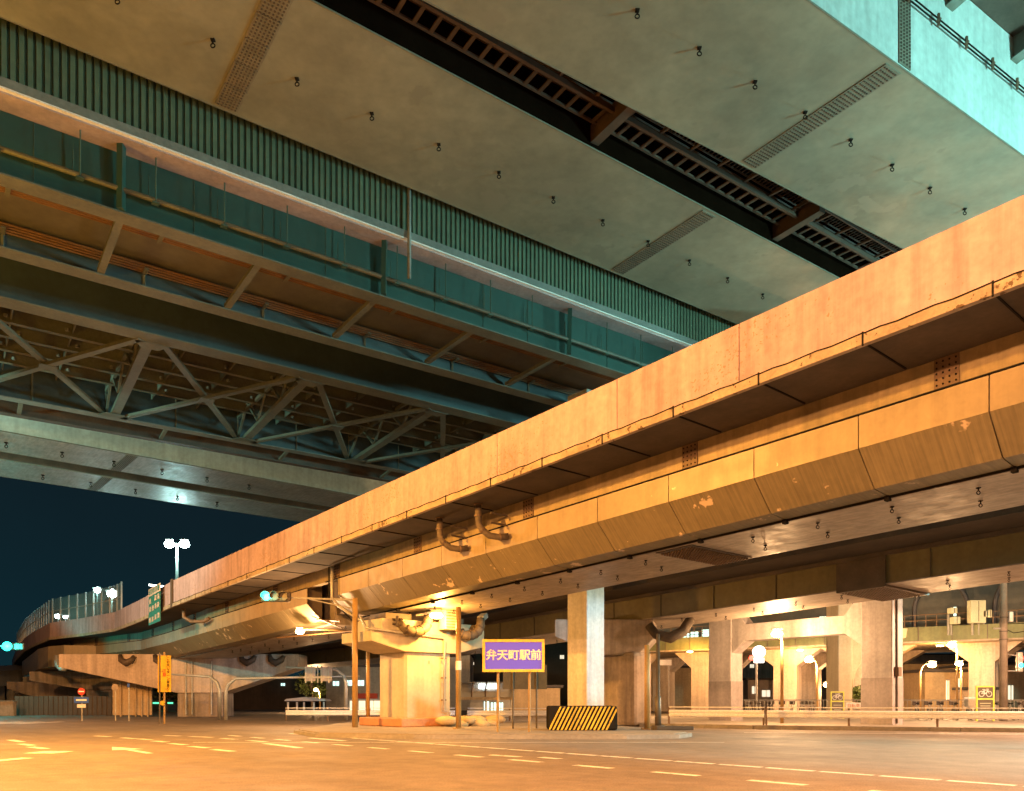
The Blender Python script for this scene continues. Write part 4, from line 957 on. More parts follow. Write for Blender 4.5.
# yellow vertical sign
Y = 40
t = thing('warning_sign', (GX(164, Y), Y, 0), 'tall narrow yellow sign with vertical black lettering on two poles', 'sign')
x0, x1, z0, z1 = GX(158, Y), GX(171, Y), HZ(692, Y), HZ(655.5, Y)
MB().box(((x0 + x1) / 2, Y, (z0 + z1) / 2), (x1 - x0, .05, z1 - z0)).build('board', 'yellow', t)
text('この先Uターン車あり', .172, 'black', t, (x1 - .13, Y - .03, (z0 + z1) / 2), vertical=True, bold=.003)
text('注意', .2, 'redp', t, (x0 + .33, Y - .03, (z0 + z1) / 2 + .05), vertical=True, bold=.003)
MB().tube([(GX(160.5, Y), Y - .1, 0), (GX(160.5, Y), Y - .1, HZ(652.5, Y))], .035, 8).build('post', 'poledk', t); MB().tube([(GX(163.5, Y), Y + .1, 0), (GX(163.5, Y), Y + .1, HZ(652, Y))], .05, 8).build('post', 'polebr', t)
MB().tube([(GX(163.8, Y), Y - .12, HZ(703, Y)), (GX(163.8, Y), Y - .15, HZ(703, Y))], .12, 14).build('reflector', 'yellow', t)
# green road sign on the ramp
sa, sb_ = 45.6, 47.7
t = thing('road_sign', RP(46.6, 13.9, 6.2), 'small dark green road sign with white header hung on the ramp parapet', 'sign')
def gr(a0, a1, b0, b1, o=13.93, th=.03):   # a along sign 0..1 from left, b height 0..1
    L = lambda a: 49.3 - 3.4 * a
    return MB().sweep(rect(o, o + th, 6.05 + 2.1 * b0, 6.05 + 2.1 * b1), [L(a0), L(a1)], RP)
gr(0, 1, 0, .78).build('board', 'greens', t); gr(0, 1, .79, 1).build('header', 'concp', t)
m = MB()
def grm(a0, a1, b0, b1, o=13.915): L = lambda a: 49.3 - 3.4 * a; m.sweep(rect(o, o + .012, 6.05 + 2.1 * b0, 6.05 + 2.1 * b1), [L(a0), L(a1)], RP)
for a, b in ((.08, .58), (.55, .60), (.08, .36), (.32, .36), (.56, .38), (.78, .38), (.06, .06), (.30, .06), (.56, .08), (.8, .1), (.8, .6)):
    for i in range(3): grm(a + .055 * i, a + .055 * i + .03, b, b + .14)
    grm(a, a + .14, b + .06, b + .08); grm(a, a + .14, b + .12, b + .14)
m.build('lettering', 'concp', t)
m = MB()
for a in (.08, .2, .3, .42, .55, .66, .8, .87): grm(a, a + .05, .83, .97)
m.build('header_lettering', 'greens', t)
for ss in (46.3, 48.6): MB().bar(RP(ss, 13.97, 7.3), RP(ss, 14.17, 7.3), .08, .08).build('bracket', 'dsteel', t)
# no entry sign etc
def disc_sign(px, py, Y, r, label, kind):
    x = GX(px, Y); z = HZ(py, Y); t = thing('road_sign', (x, Y, 0), label, 'sign')
    MB().tube([(x, Y, 0), (x, Y, z + r)], .035, 8).build('post', 'galv', t)
    MB().tube([(x, Y - .05, z), (x, Y - .07, z)], r, 20).build('disc', 'redp' if kind == 'no' else 'concd', t)
    if kind == 'no':
        MB().box((x, Y - .078, z), (r * 1.5, .012, r * .35)).build('bar', 'white', t)
        MB().box((x, Y - .06, z - r - .28), (.42 * 2, .02, .34)).build('blue_plate', 'bluep', t); MB().box((x, Y - .075, z - r - .28), (.6, .01, .1)).build('arrow', 'white', t)
        MB().box((x, Y - .06, z - r - .62), (.5, .02, .2)).build('white_plate', 'white', t)
    return t
disc_sign(82, 691.5, 46, .21, 'round red no entry sign with blue and white plates below on a thin post', 'no')
disc_sign(115.5, 687.5, 46, .20, 'plain grey back of a round sign on a thin post left of the yellow sign', 'back')
t = thing('road_sign', (GX(129, 46), 46, 0), 'thin pole with a tiny blue plate at its top left of the yellow sign', 'sign')
MB().tube([(GX(129, 46), 46, 0), (GX(129, 46), 46, HZ(684, 46))], .04, 8).build('post', 'galv', t); MB().box((GX(129, 46), 45.94, HZ(685.5, 46)), (.12, .03, .22)).build('plate', 'bluep', t)
# curved arm street furniture at mid-left
for px, dirn, py, lab in ((226, 1, 692, 'grey mast bending to a long arm toward the right in front of the hammerhead pier'), (219.5, -1, 690, 'grey mast bending to an arm toward the left in front of the hammerhead pier'), (346, -1, 683, 'grey curved mast right of the overhead sign gantry backs')):
    Y = 48; x = GX(px, Y); z = HZ(py, Y) ; t = thing('mast_arm', (x, Y, 0), lab, 'mast')
    ln = 8.0 if dirn > 0 else (3 if px < 300 else 3.6)
    MB().tube([(x, Y, 0), (x, Y, z), (x + dirn * .15, Y, z + .45), (x + dirn * .6, Y, z + .8), (x + dirn * ln, Y, z + .95)], [.12, .11, .10, .09, .05], 10).build('mast', 'galv', t, smooth=True)
Y = 47.6
t = thing('overhead_sign', (GX(320, Y), Y, HZ(680, Y)), 'two sign panels seen from behind on the end of a mast arm', 'sign')
for a, b in ((305, 315.5), (320.5, 332)):
    MB().box((GX((a + b) / 2, Y), Y, HZ(674, Y)), (GX(b, Y) - GX(a, Y), .05, .85)).build('panel', 'concp', t)
m = MB()
for px in (306, 312, 318, 322, 329): m.box((GX(px, Y), Y - .06, HZ(674.5, Y)), (.07, .05, 1.0))
m.box((GX(318, Y), Y - .1, HZ(677.5, Y)), (1.7, .07, .09)); m.build('bracket', 'galv', t)
# bicycle boards
def bike_board(px0, px1, py0, py1, Y, label):
    x0, x1, z0, z1 = GX(px0, Y), GX(px1, Y), .15, HZ(py0, Y); t = thing('bicycle_board', ((x0 + x1) / 2, Y, .15), label, 'sign', 'bicycle parking boards'); W = x1 - x0
    m = MB(); e = .06
    m.box((x0 + e / 2, Y, (z0 + z1) / 2), (e, .08, z1 - z0)); m.box((x1 - e / 2, Y, (z0 + z1) / 2), (e, .08, z1 - z0)); m.box(((x0 + x1) / 2, Y, z1 - e / 2), (W - 2 * e - .004, .08, e)); zm = z1 - W * .72; m.box(((x0 + x1) / 2, Y, zm), (W - 2 * e - .004, .08, e)); m.build('frame', 'lime', t)
    MB().box(((x0 + x1) / 2, Y, (zm + z1) / 2 - e / 4), (W - 2 * e - .01, .03, z1 - zm - e * 1.6)).build('pictogram_panel', 'dkpanel', t)
    MB().box(((x0 + x1) / 2, Y, (zm + z0) / 2 + .2), (W - 2 * e - .01, .03, (zm - z0) - .5)).build('text_panel', 'dkpanel', t)
    cx, cz, r = (x0 + x1) / 2, (zm + z1) / 2 - .05, W * .15; m = MB()
    for sg in (-1, 1): m.tube([(cx + sg * W * .21 + r * math.cos(q), Y - .03, cz - .02 + r * math.sin(q)) for q in [2 * math.pi * i / 16 for i in range(17)]], .018, 5, cap=False)
    A_, B_, C_, D_, E_ = (cx - W * .21, cz), (cx - W * .08, cz + r * 1.1), (cx + W * .14, cz + r * 1.15), (cx + W * .21, cz), (cx, cz - .02)
    for p, q in ((A_, B_), (B_, C_), (C_, D_), (A_, E_), (E_, B_), (E_, C_)): m.tube([(p[0], Y - .03, p[1]), (q[0], Y - .03, q[1])], .016, 5)
    m.box((B_[0], Y - .03, B_[1] + .05), (.14, .02, .03)); m.box((C_[0] - .02, Y - .03, C_[1] + .06), (.12, .02, .03))
    m.build('bicycle_pictogram', 'white', t)
    m = MB()
    for i in range(5): m.box((cx, Y - .03, zm - .22 - .13 * i), (W * (.6 - .05 * (i % 3)), .01, .035))
    m.build('text_line', 'cab', t)
bike_board(976, 994, 686, 718, 40, 'tall bicycle parking board in a lime frame near the right edge')
bike_board(830.5, 844, 691.5, 716, 45, 'bicycle parking board in a lime frame left of the big portal column')
t = thing('banner', (GX(858, 46), 46, .15), 'long white banner with orange characters fixed low beside the bicycle board', 'banner')
MB().box((GX(858, 46), 46, HZ(705.5, 46)), (GX(870, 46) - GX(846, 46), .03, .34)).build('cloth', 'white', t)
text('自転車通行', .25, 'orangep', t, (GX(858, 46), 45.97, HZ(705.5, 46)))
# white notice
t = thing('notice_board', (GX(970, 42), 42, .15), 'white notice board with faint lines left of the taller bicycle board', 'sign')
MB().box((GX(970, 42), 42, HZ(702, 42)), (GX(976, 42) - GX(964, 42), .03, .5)).build('board', 'white', t)
MB().tube([(GX(970, 42), 42.05, .15), (GX(970, 42), 42.05, HZ(700, 42))], .03, 6).build('post', 'galv', t)
# round clock-like illuminated sign
Y = 52; t = thing('illuminated_sign', (GX(758, Y), Y, .15), 'round glowing white sign with a small lit box below, beside the left portal column', 'sign')
M['white_glow'] = emat('white_sign_glow', (1.0, .93, .85), 3.5)
MB().tube([(GX(758.5, Y), Y, HZ(652, Y)), (GX(758.5, Y), Y - .2, HZ(652, Y))], .40, 24).build('disc', 'white_glow', t); MB().box((GX(758.5, Y), Y - .1, HZ(660.5, Y)), (.6, .2, .3)).build('lit_box', 'white_glow', t)
MB().tube([(GX(757, Y), Y + .1, .15), (GX(757, Y), Y + .1, HZ(650, Y))], .07, 8).build('post', 'galv', t); MB().sphere((GX(751, Y), Y - .1, HZ(658, Y)), .16, 8, 6).build('red_lamp', 'stopred', t)
# traffic signs & small signals behind island right
for px, py, Y, w, h, lab in ((643, 663.5, 44, .42, .30, 'small white street name plate behind the thick ochre post'), (665, 662.5, 46, .75, .32, 'wide white destination plate right of the lamp post'), (634, 688, 50, .35, .55, 'small white panel beyond the island, left of the ochre post')):
    x = GX(px, Y); t = thing('street_sign', (x, Y, .15), lab, 'sign'); MB().box((x, Y, HZ(py, Y)), (w, .03, h)).build('plate', 'white', t); MB().tube([(x + w * .3, Y + .04, .15), (x + w * .3, Y + .04, HZ(py - 2, Y))], .03, 6).build('post', 'galv', t)
# guard rails
def guard(name, pts, label, z=.15, h=.62, m1='railw', step=2.4):
    t = thing('guard_rail', (pts[0][0], pts[0][1], z), label, 'guard rail', 'white guard rails'); a, b = Vector(pts[0]), Vector(pts[1]); L = (b - a).length; d = (b - a).normalized()
    F = lambda s, o, hh: Vector((*(a + d * s + Vector((d.y, -d.x)) * o), hh))
    pr = [(0, z + h - .30), (.05, z + h - .26), (.05, z + h - .20), (.01, z + h - .15), (.05, z + h - .10), (.05, z + h - .04), (0, z + h), (-.012, z + h), (.035, z + h - .05), (-.005, z + h - .15), (.035, z + h - .25), (-.012, z + h - .30)]
    MB().sweep(pr, [0, L], F).build('rail_beam', m1, t)
    MB().sweep(rect(.0, .05, z + h + .10, z + h + .14), [0, L], F).build('top_rail', m1, t)
    n = int(L / step)
    for i in range(n + 1):
        q = a + d * (L * i / max(n, 1)); MB().tube([(q.x, q.y + .08, z), (q.x, q.y + .08, z + h + .13)], .045, 8).build('post', 'rust', t)
guard('r', ((7.0, 35.6), (10.5, 33.3)), 'short white guard rail left of the portal column, left end of the line')
guard('r', ((10.6, 33.25), (19.5, 29.9)), 'white guard rail in front of the portal columns')
guard('r', ((19.6, 29.85), (30, 27.9)), 'white guard rail at the right edge of the picture')
guard('r', ((-13.0, 46), (-3.2, 45)), 'white guard rail left of the broad pier across the road', z=0)
guard('r', ((-2.5, 45), (7, 43)), 'white guard rail seen behind the purple sign posts', z=0)
# fence behind
t = thing('railing_fence', (22, 47, .15), 'thin metal railing fence behind the guard rail at right', 'fence')
m = MB(); a, b = Vector((12.5, 48)), Vector((31, 45)); 
for i in range(90): q = a.lerp(b, i / 89); m.tube([(q.x, q.y, .15), (q.x, q.y, 1.2)], .018, 4)
m.build('baluster', 'galv', t); m = MB(); m.tube([(a.x, a.y, 1.2), (b.x, b.y, 1.2)], .03, 6); m.tube([(a.x, a.y, .35), (b.x, b.y, .35)], .02, 6); m.build('handrail', 'galv', t)

# ------------------------------------------------------------------ right background: railway viaduct and station
vA, vB = Vector((7.5, 70.2)), Vector((41, 48.5)); vd = (vB - vA).normalized(); vn = Vector((-vd.y, vd.x))
if vn.y < 0: vn = -vn
VL = (vB - vA).length
def VF(s, o, z): p = vA + vd * s + vn * o; return Vector((p.x, p.y, z))
via = thing('railway_viaduct', (*VF(20, 3, 0).xy, 0), 'olive green railway viaduct with flared piers behind the portal, orange lit below', 'viaduct')
MB().sweep(rect(0, .15, 5.35, 6.35), [0, VL], VF).build('side_girder', 'bgreen', via)
MB().sweep(rect(.15, 14, 5.25, 5.6), [0, VL], VF).build('deck', 'concd', via)
m = MB()
for i in range(20): m.sweep(rect(-.04, 0, 5.36, 6.34), [VL * i / 19, VL * i / 19 + .06], VF)
m.build('web_stiffener', 'dsteel', via)
m = MB()
for i in range(60): s = VL * i / 59; m.tube([VF(s, .05, 6.3), VF(s, .05, 7.2)], .03, 4)
for z in (6.8, 7.2): m.tube([VF(0, .05, z), VF(VL, .05, z)], .03, 5)
m.build('handrail', 'rust', via)
for s, w in ((2, 1.6), (8.5, 1.5), (15.5, 1.8), (21.5, 2.2), (29, 1.6), (35, 1.8)):
    for o in (2.2, 9.5):
        pr = [(-w * 1.5, 5.24), (-w * .5, 3.9), (-w * .5, .1), (w * .5, .1), (w * .5, 3.9), (w * 1.5, 5.24)]
        q = MB(); q.prism([VF(s + a, o, z) for a, z in pr], (*(vn * 1.6), 0)); q.build('pier', 'concp', via)
sta = thing('station_building', (*VF(20, 5, 0).xy, 5.6), 'dark station building above the viaduct with a row of lit windows', 'building')
MB().sweep(rect(1.8, 12, 5.62, 14.0), [-2, VL + 4], VF).build('wall', 'bdark', sta)
def swin(px0, px1, py0, py1, mt='winlit'):
    # find s along the wall for given direction
    out = []
    for px in (px0, px1):
        k = (px - 512) / 800; A_ = vA + vn * 1.78; s = (k * A_.y - A_.x) / (vd.x - k * vd.y); out.append(s)
    Ym = (vA + vn * 1.78 + vd * (sum(out) / 2)).y
    z0, z1 = HZ(py1, Ym), HZ(py0, Ym)
    o = MB().sweep(rect(1.74, 1.79, z0, z1), out, VF).build('window', mt, sta)
    f_ = MB(); n = max(1, int(abs(out[1] - out[0]) / .9))
    for i in range(n + 1): s = out[0] + (out[1] - out[0]) * i / n; f_.sweep(rect(1.70, 1.745, z0 - .03, z1 + .03), [s - .035, s + .035], VF)
    f_.sweep(rect(1.70, 1.745, z0 + (z1 - z0) * .55, z0 + (z1 - z0) * .55 + .05), [out[0], out[1]], VF)
    f_.build('frame', 'dsteel', o)
for w_ in ((653, 658.5, 636, 643), (682, 690, 633.5, 639.5), (690.5, 699, 631.5, 638.5), (701.5, 715, 629.5, 638), (755, 766, 623.5, 628), (793, 803, 620, 625), (804, 815.5, 619, 624), (819, 831, 616.5, 621.5), (953, 957, 607, 616), (652, 655, 627, 630)): swin(*w_)
m = MB()   # round topped recesses suggested as arch ribs on the wall
for s in (26.5, 31.5, 36.5):
    pts = [VF(s + 1.7 * math.cos(q), 1.76, 7.6 + 2.2 * math.sin(q)) for q in [math.pi * i / 14 for i in range(15)]]
    m.tube([VF(s + 1.7, 1.76, 5.7)] + pts + [VF(s - 1.7, 1.76, 5.7)], .16, 6)
m.each('arch_rib', 'roof', sta)
for px0, px1, py0, py1, lab in ((949, 955.5, 608, 613.5, 'small pale cabinet on the viaduct edge, upper of the left pair'), (951.5, 958.5, 617, 624, 'small pale cabinet on the viaduct edge, lower of the left pair'), (969, 984, 600.5, 623, 'tall pale equipment cabinet on the viaduct edge'), (981, 985, 611, 617.5, 'narrow pale box right beside the tall cabinet'), (986.5, 990, 610, 617.5, 'narrow pale box farthest right on the viaduct edge')):
    Yc = 54; x0, x1, z0, z1 = GX(px0, Yc), GX(px1, Yc), HZ(py1, Yc), HZ(py0, Yc)
    t = thing('equipment_cabinet', ((x0 + x1) / 2, Yc, z0), lab, 'cabinet', 'cabinets on the viaduct')
    MB().box(((x0 + x1) / 2, Yc, (z0 + z1) / 2), (x1 - x0, .5, z1 - z0)).build('body', 'cab', t, bevel=.03); MB().box(((x0 + x1) / 2, Yc - .26, (z0 + z1) / 2), (.03, .03, (z1 - z0) * .9)).build('door_seam', 'dsteel', t)
    MB().box(((x0 + x1) / 2, Yc + .5, (z0 + 5.62) / 2 + .0), (.1, .1, max(.05, abs(z0 - 5.62)))).build('stand', 'galv', t)
# arched pier lit green to yellow
Y = 52; t = thing('arched_pier', (GX(850, Y), Y, .15), 'tall pier with a curved arch opening behind the right half of the portal', 'pier')
xa, xb = GX(832, Y), GX(846, Y)
MB().box(((xa + xb) / 2, Y, 4.5), (xb - xa, 2.0, 9)).build('column', 'conc', t, bevel=.05)
pr = [(xb, 5.8)] + [(xb + 3.6 - 3.4 * math.cos(q) * 1, 1.9 + 3.3 * math.sin(q)) for q in [math.pi / 2 * i / 10 for i in range(11)]] + [(xb + 3.7, 5.8)]
m = MB(); m.prism([(x, Y - .6, z) for x, z in pr], (0, 1.4, 0)); m.build('arch', 'conc', t)
# back buildings
def building(name, px0, px1, Y, ztop, mname, label, wins=(), roofm='roof', depth=8, zb=0.0, wmat='winlit'):
    x0, x1 = GX(px0, Y), GX(px1, Y); t = thing(name, ((x0 + x1) / 2, Y + depth / 2, zb), label, 'building')
    MB().box(((x0 + x1) / 2, Y + depth / 2, (ztop + zb) / 2), (x1 - x0, depth, ztop - zb)).build('wall', mname, t)
    MB().box(((x0 + x1) / 2, Y + depth / 2, ztop + .12), (x1 - x0 + .5, depth + .5, .2)).build('roof', roofm, t)
    for a, b, c, d in wins:
        o = MB().box((GX((a + b) / 2, Y), Y - .02, (HZ(c, Y) + HZ(d, Y)) / 2), (GX(b, Y) - GX(a, Y), .04, abs(HZ(c, Y) - HZ(d, Y)))).build('window', wmat, t)
        f_ = MB(); zc = (HZ(c, Y) + HZ(d, Y)) / 2; hh = abs(HZ(c, Y) - HZ(d, Y)); ww = GX(b, Y) - GX(a, Y); xc = GX((a + b) / 2, Y)
        f_.box((xc, Y - .06, zc), (.06, .03, hh)); f_.box((xc, Y - .06, zc + hh / 2), (ww + .1, .03, .07)); f_.box((xc, Y - .06, zc - hh / 2), (ww + .1, .03, .07)); f_.build('frame', 'galv', o)
    return t
building('orange_lit_house', 925, 968, 62, HZ(672, 62), 'beige', 'beige building under the viaduct right of the portal, lit orange', [(946, 949, 680, 700), (958, 962, 678, 700)], wmat='winwarm', depth=6)
building('shed', 970, 1002, 60, HZ(690, 60), 'concp', 'low pinkish shed behind the taller bicycle board', [], depth=5)
building('long_wall_building', 620, 735, 86, HZ(668, 86), 'beige', 'long beige building far behind the island, bathed in orange light', [(640, 644, 676, 690), (700, 706, 680, 690)], wmat='winwarm')
building('low_shop', 748, 800, 95, HZ(680, 95), 'concp', 'low pinkish building seen far between the portal columns', [(752, 757, 686, 694), (762, 770, 690, 697), (786, 792, 688, 694)], wmat='winwarm')
building('red_white_block', 785, 794, 88, HZ(676, 88), 'white', 'slim white and red block far behind the brightest lamp', [], depth=2)
building('back_wall', 995, 1060, 66, HZ(665, 66), 'beige', 'beige wall building at the right edge below the viaduct', [(1008, 1013, 685, 700)], wmat='winwarm')
building('backdrop_block', 425, 625, 130, HZ(642, 130), 'bdark', 'dark tall block far behind the purple sign', [(560, 564, 655, 659), (600, 604, 660, 664), (470, 474, 662, 665)], wmat='winwarm')
building('long_back_block', 640, 1100, 125, HZ(655, 125), 'concd', 'long dim apartment block far behind the viaduct piers', [(750, 754, 664, 668), (900, 904, 664, 668), (930, 934, 676, 680), (1000, 1004, 664, 668)], wmat='winwarm')
building('long_beige_wall', 890, 1070, 76, HZ(664, 76), 'beige', 'long beige wall building under the viaduct at right, behind the curved arm lamp', [(912, 916, 690, 702), (1012, 1016, 690, 702)], wmat='winwarm', depth=4)
for px, Yl, pw, lab in ((690, 64, 1200, 'small added lamp under the viaduct left of the portal'), (800, 62, 500, 'small added lamp under the viaduct between the portal columns'), (940, 57, 800, 'small added lamp under the viaduct right of the portal')):  # fill lamps added to brighten the dark background below the viaduct
    t = thing('underdeck_fill_lamp', (GX(px, Yl), Yl, 5.1), lab, 'lamp', 'added lamps under the viaduct')
    MB().box((GX(px, Yl), Yl, 5.15), (.5, .3, .1)).build('lamp_housing', 'galv', t); MB().box((GX(px, Yl), Yl, 5.06), (.4, .2, .06)).build('lens', 'sodium', t); light((GX(px, Yl), Yl, 4.9), pw, SOD, t, .1)
# grey building centre-left
gbd = building('grey_building', 326, 470, 92, HZ(655, 92), 'bgrey', 'large grey building left of and behind the broad pier', [(333, 339, 681, 686), (346, 352, 680, 686), (358, 364, 680, 686)])
MB().prism([(GX(344, 91.7), 91.7, HZ(655, 91.7)), (GX(390, 91.7), 91.7, HZ(655, 91.7)), (GX(390, 91.7), 91.7, HZ(667, 91.7)), (GX(352, 91.7), 91.7, HZ(667, 91.7))], (0, .25, 0)).build('dark_gable', 'roof', gbd)
MB().box((GX(366, 91.5), 91.5, HZ(696, 91.5)), (2.6, .5, .6)).build('red_awning', 'redp', gbd)
m = MB(); 
for px in (353, 362, 370, 377): m.box((GX(px, 91.6), 91.6, HZ(706, 91.6)), (.7, .2, 1.2))
m.each('shop_window', 'winwarm', gbd)
# dark low building left centre
building('dark_long_building', 228, 330, 100, HZ(680, 100), 'hoard', 'long dark low building behind the hammerhead pier arms', [(281, 285, 683, 686)], depth=10)
building('low_brown_building', 590, 620, 80, HZ(676, 80), 'beige', 'narrow beige building behind the pale column', [], depth=5)
# bus shelter
Y = 62; t = thing('bus_shelter', (GX(304, Y), Y, 0), 'small white bus shelter across the road left of the broad pier', 'bus shelter')
MB().prism([(GX(284, Y), Y, HZ(701, Y)), (GX(326, Y), Y, HZ(701, Y)), (GX(324, Y), Y, HZ(699, Y)), (GX(305, Y), Y, HZ(697, Y)), (GX(286, Y), Y, HZ(699, Y))], (0, 2, 0)).build('roof', 'white', t)
for px in (287, 296, 303, 313, 323): MB().box((GX(px, Y), Y + .3, HZ(702, Y) / 2), (.12, .12, HZ(702, Y))).build('post', 'white', t)
# curved glass canopy behind sign
Y = 50; t = thing('arcade_canopy', (GX(488, Y), Y, 0), 'arched translucent canopy with ribs left of the purple sign posts', 'canopy')
x0, x1 = GX(458, Y), GX(513, Y); m = MB(); n = 10
prof = [(Y + 3 - 3 * math.cos(math.pi * i / n), HZ(697, Y) + .95 * math.sin(math.pi * i / n)) for i in range(n + 1)]
m.add([p for y_, z_ in prof for p in ((x0, y_, z_), (x1, y_, z_))], [(2 * i, 2 * i + 1, 2 * i + 3, 2 * i + 2) for i in range(n)])
o = m.build('roof_sheet', 'glass', t); sd = o.modifiers.new('s', 'SOLIDIFY'); sd.thickness = .02
m = MB()
for i in range(5): x = x0 + (x1 - x0) * i / 4; m.tube([(x, y_, z_ + .02) for y_, z_ in prof], .05, 6)
m.each('rib', 'rust', t)
MB().box(((x0 + x1) / 2, Y, HZ(698.5, Y)), (x1 - x0, .12, .18)).build('front_beam', 'beige', t)
for px in (460, 486, 511): MB().tube([(GX(px, Y), Y, 0), (GX(px, Y), Y, HZ(698, Y))], .06, 8).build('column', 'galv', t)
building('kiosk', 470, 510, 57, HZ(690, 57), 'bgrey', 'lit kiosk with pale green panes under the arched canopy', [(484, 489, 701, 713), (491, 496, 702, 712), (499, 503, 702, 712)], depth=4)
building('shutter_shop', 514, 560, 60, HZ(688, 60), 'beige', 'brown shuttered shop front behind the notice board posts', [], depth=5)
t = thing('strip_light', (GX(486, 52), 52, HZ(687, 52)), 'cool glowing strip of light over the arched canopy', 'lamp')
MB().box((GX(488, 52), 52.0, HZ(686.5, 52)), (1.2, .3, .32)).build('tube', 'coolw', t); MB().box((GX(488, 52), 52.3, HZ(686.5, 52)), (2.6, .3, .6)).build('housing', 'bgrey', t)
# hoardings at left
t = thing('hoarding', (GX(60, 62), 62, 0), 'dark brown construction hoarding along the road at far left', 'hoarding'); 
MB().box(((GX(15, 62) + GX(112, 62)) / 2, 62, .75), (GX(112, 62) - GX(15, 62), .1, 1.5)).build('panel', 'hoard', t)
m = MB()
for i in range(20): m.box((GX(15, 62) + .35 + (GX(112, 62) - GX(15, 62)) * i / 20, 61.93, .75), (.04, .04, 1.5))
m.build('rib', 'dsteel', t)
t = thing('hoarding', (GX(130, 58), 58, 0), 'beige hoarding panels left of the yellow sign', 'hoarding')
MB().box(((GX(113, 58) + GX(152, 58)) / 2, 58, 1.3), (GX(152, 58) - GX(113, 58), .1, 1.5 + .9)).build('panel', 'beige', t)
for px in (122, 137, 143, 149): MB().tube([(GX(px, 58), 57.8, 0), (GX(px, 58), 57.8, 2.7)], .06, 6).build('post', 'beige', t)
t = thing('low_wall', (GX(0, 60), 60, 0), 'low pinkish wall block at the extreme left below the signal', 'wall'); MB().box((GX(-5, 60), 60, .55), (3.0, .4, 1.1)).build('block', 'concd', t, bevel=.03)
MB().box((GX(-5, 60), 60, 1.13), (3.1, .5, .05)).build('coping', 'kerb', t)
building('cyan_lit_shop', 18, 40, 96, HZ(695, 96), 'bdark', 'low shop with cyan lit windows at far left behind the hoarding', [(21, 24, 700, 706), (26, 36, 700, 706)], wmat='cyanglow', depth=5)
M['green_glow'] = emat('green_strip_glow', (.1, .9, .4), 2.0)
building('far_dark_block', -60, 20, 150, HZ(684, 150), 'bdark', 'distant dark block at the left edge under the teal viaduct', [], depth=20)
building('far_shop', 60, 160, 115, HZ(694, 115), 'bdark', 'distant dark shop row behind the no entry sign', [(88, 92, 700, 704), (93, 99, 698, 700), (62, 70, 699, 702)], depth=8)
building('green_strip_shop', 150, 182, 90, HZ(690, 90), 'bdark', 'distant dark shop with a green lit strip behind the yellow sign', [(153, 173, 702, 704)], wmat='green_glow', depth=8)
# manhole covers and bicycles
def bicycle(x, y, rz, label):
    t = thing('bicycle', (0, 0, 0), label, 'bicycle', 'bicycles parked behind the guard rail')
    for sx in (-.52, .52):
        w = MB(); w.tube([(sx + .31 * math.cos(q), 0, .33 + .31 * math.sin(q)) for q in [2 * math.pi * i / 18 for i in range(19)]], .022, 6, cap=False)
        w = w.build('wheel', 'black', t); q = MB()
        for i in range(8): a = math.pi * i / 8; q.tube([(sx + .30 * math.cos(a), 0, .33 + .30 * math.sin(a)), (sx - .30 * math.cos(a), 0, .33 - .30 * math.sin(a))], .004, 3)
        q.build('spokes', 'galv', w)
    fr_ = MB(); A_, B_, C_, D_, E_ = (-.52, 0, .33), (-.2, 0, .75), (.36, 0, .80), (.52, 0, .33), (-.05, 0, .30)
    for a, b in ((A_, B_), (B_, C_), (E_, C_), (A_, E_), (E_, B_), (C_, D_)): fr_.tube([a, b], .018, 6)
    fr_.build('frame', 'galv', t)
    MB().box((-.22, 0, .86), (.26, .15, .06)).build('saddle', 'black', t); MB().tube([(.36, 0, .8), (.33, 0, .98), (.25, -.26, 1.0)], .014, 6).build('handlebar', 'galv', t); MB().tube([(.33, 0, .98), (.25, .26, 1.0)], .014, 6).build('handlebar', 'galv', t)
    bb = MB(); bb.box((.58, 0, .88), (.28, .34, .22)); bb.build('basket', 'dsteel', t); MB().tube([(-.05, -.09, .30), (-.05, .09, .30)], .06, 8).build('crank', 'dsteel', t)
    t.location = (x, y, .15); t.rotation_euler = (0, 0, rz); return t
random.seed(11)
b0 = bicycle(GX(917, 43), 43, 1.2, 'parked city bicycle with front basket in the row behind the guard rail at right')
k = 0
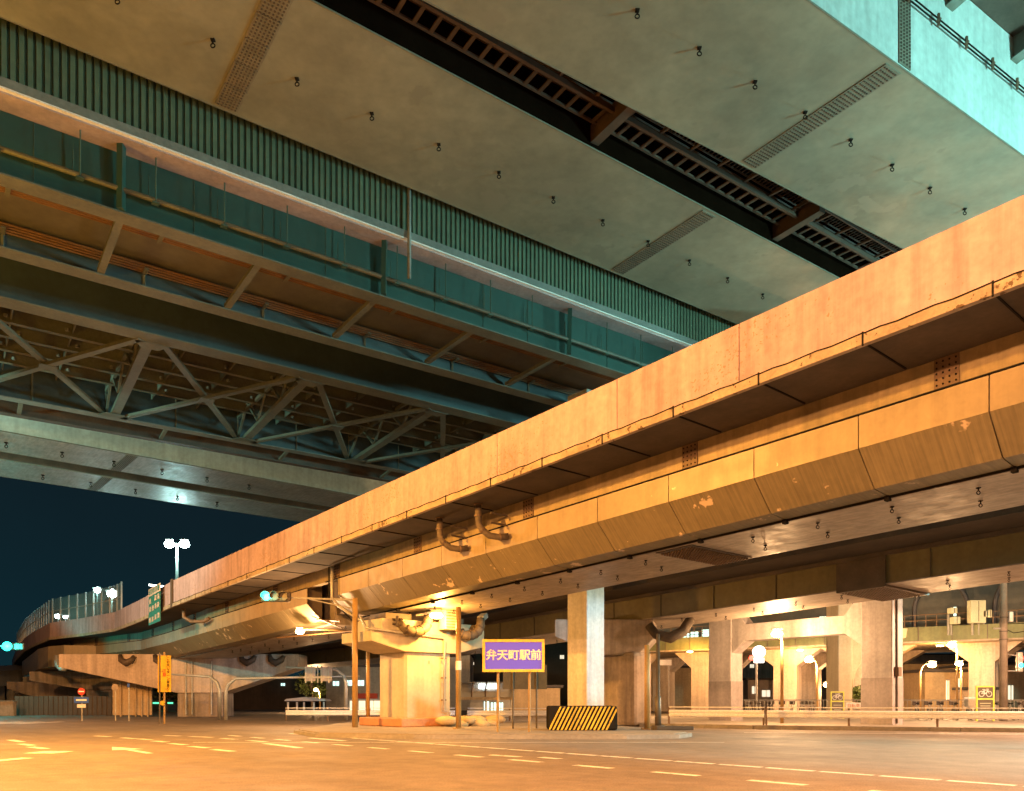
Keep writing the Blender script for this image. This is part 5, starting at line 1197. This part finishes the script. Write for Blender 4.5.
for i in range(20):
    if i == 0: continue
    x = GX(917, 43) + i * .62; copy_thing(b0, (x, 43 - .12 * i + random.uniform(-.15, .15), .15), rz=1.2 + random.uniform(-.35, .35))
for i in range(7): copy_thing(b0, (GX(752, 49) + i * .65, 49.5, .15), 'parked city bicycle with front basket between the two portal columns', rz=1.3 + random.uniform(-.3, .3))
# trees
def tree(px, Y, h, w, label, seed):
    rnd = random.Random(seed); x = GX(px, Y); t = thing('street_tree', (x, Y, 0), label, 'tree', 'small street trees')
    m = MB(); m.tube([(x, Y, 0), (x + .05, Y, h * .5), (x, Y, h * .8)], [.14, .1, .04], 7)
    for i in range(6): a = rnd.random() * 6.28; m.tube([(x, Y, h * (.4 + .06 * i)), (x + w * .4 * math.cos(a), Y + w * .4 * math.sin(a), h * (.6 + .06 * i))], [.05, .02], 5)
    m.build('trunk', 'bark', t); m = MB(); cl = [(x + rnd.uniform(-.35, .35) * w, Y + rnd.uniform(-.35, .35) * w, h * rnd.uniform(.5, .95), rnd.uniform(.15, .28) * w) for _ in range(16)]
    for cx, cy, cz, r in cl:
        for _ in range(70):
            v_ = Vector((rnd.gauss(0, 1), rnd.gauss(0, 1), rnd.gauss(0, 1))).normalized() * r * rnd.uniform(.4, 1.05); p = Vector((cx, cy, cz)) + v_
            a_ = Vector((rnd.uniform(-1, 1), rnd.uniform(-1, 1), rnd.uniform(-1, 1))).normalized() * .13; b_ = a_.cross(Vector((rnd.random(), rnd.random(), rnd.random()))).normalized() * .09
            m.add([p - a_, p + b_, p + a_, p - b_], [(0, 1, 2, 3)])
    m.build('crown', 'leaf', t)
tree(312, 80, 3.8, 3.2, 'yellow lit leafy tree above the bus shelter', 1)
tree(166, 75, 2.9, 3.0, 'dark bushy tree behind the foot of the yellow sign', 2)
tree(178, 78, 2.6, 2.0, 'yellowish small tree right of the yellow sign foot', 5)
tree(806, 100, 3.6, 3.6, 'dim tree far between the portal columns', 3)
tree(862, 60, 2.0, 2.2, 'low dark tree under the arch opening', 4)
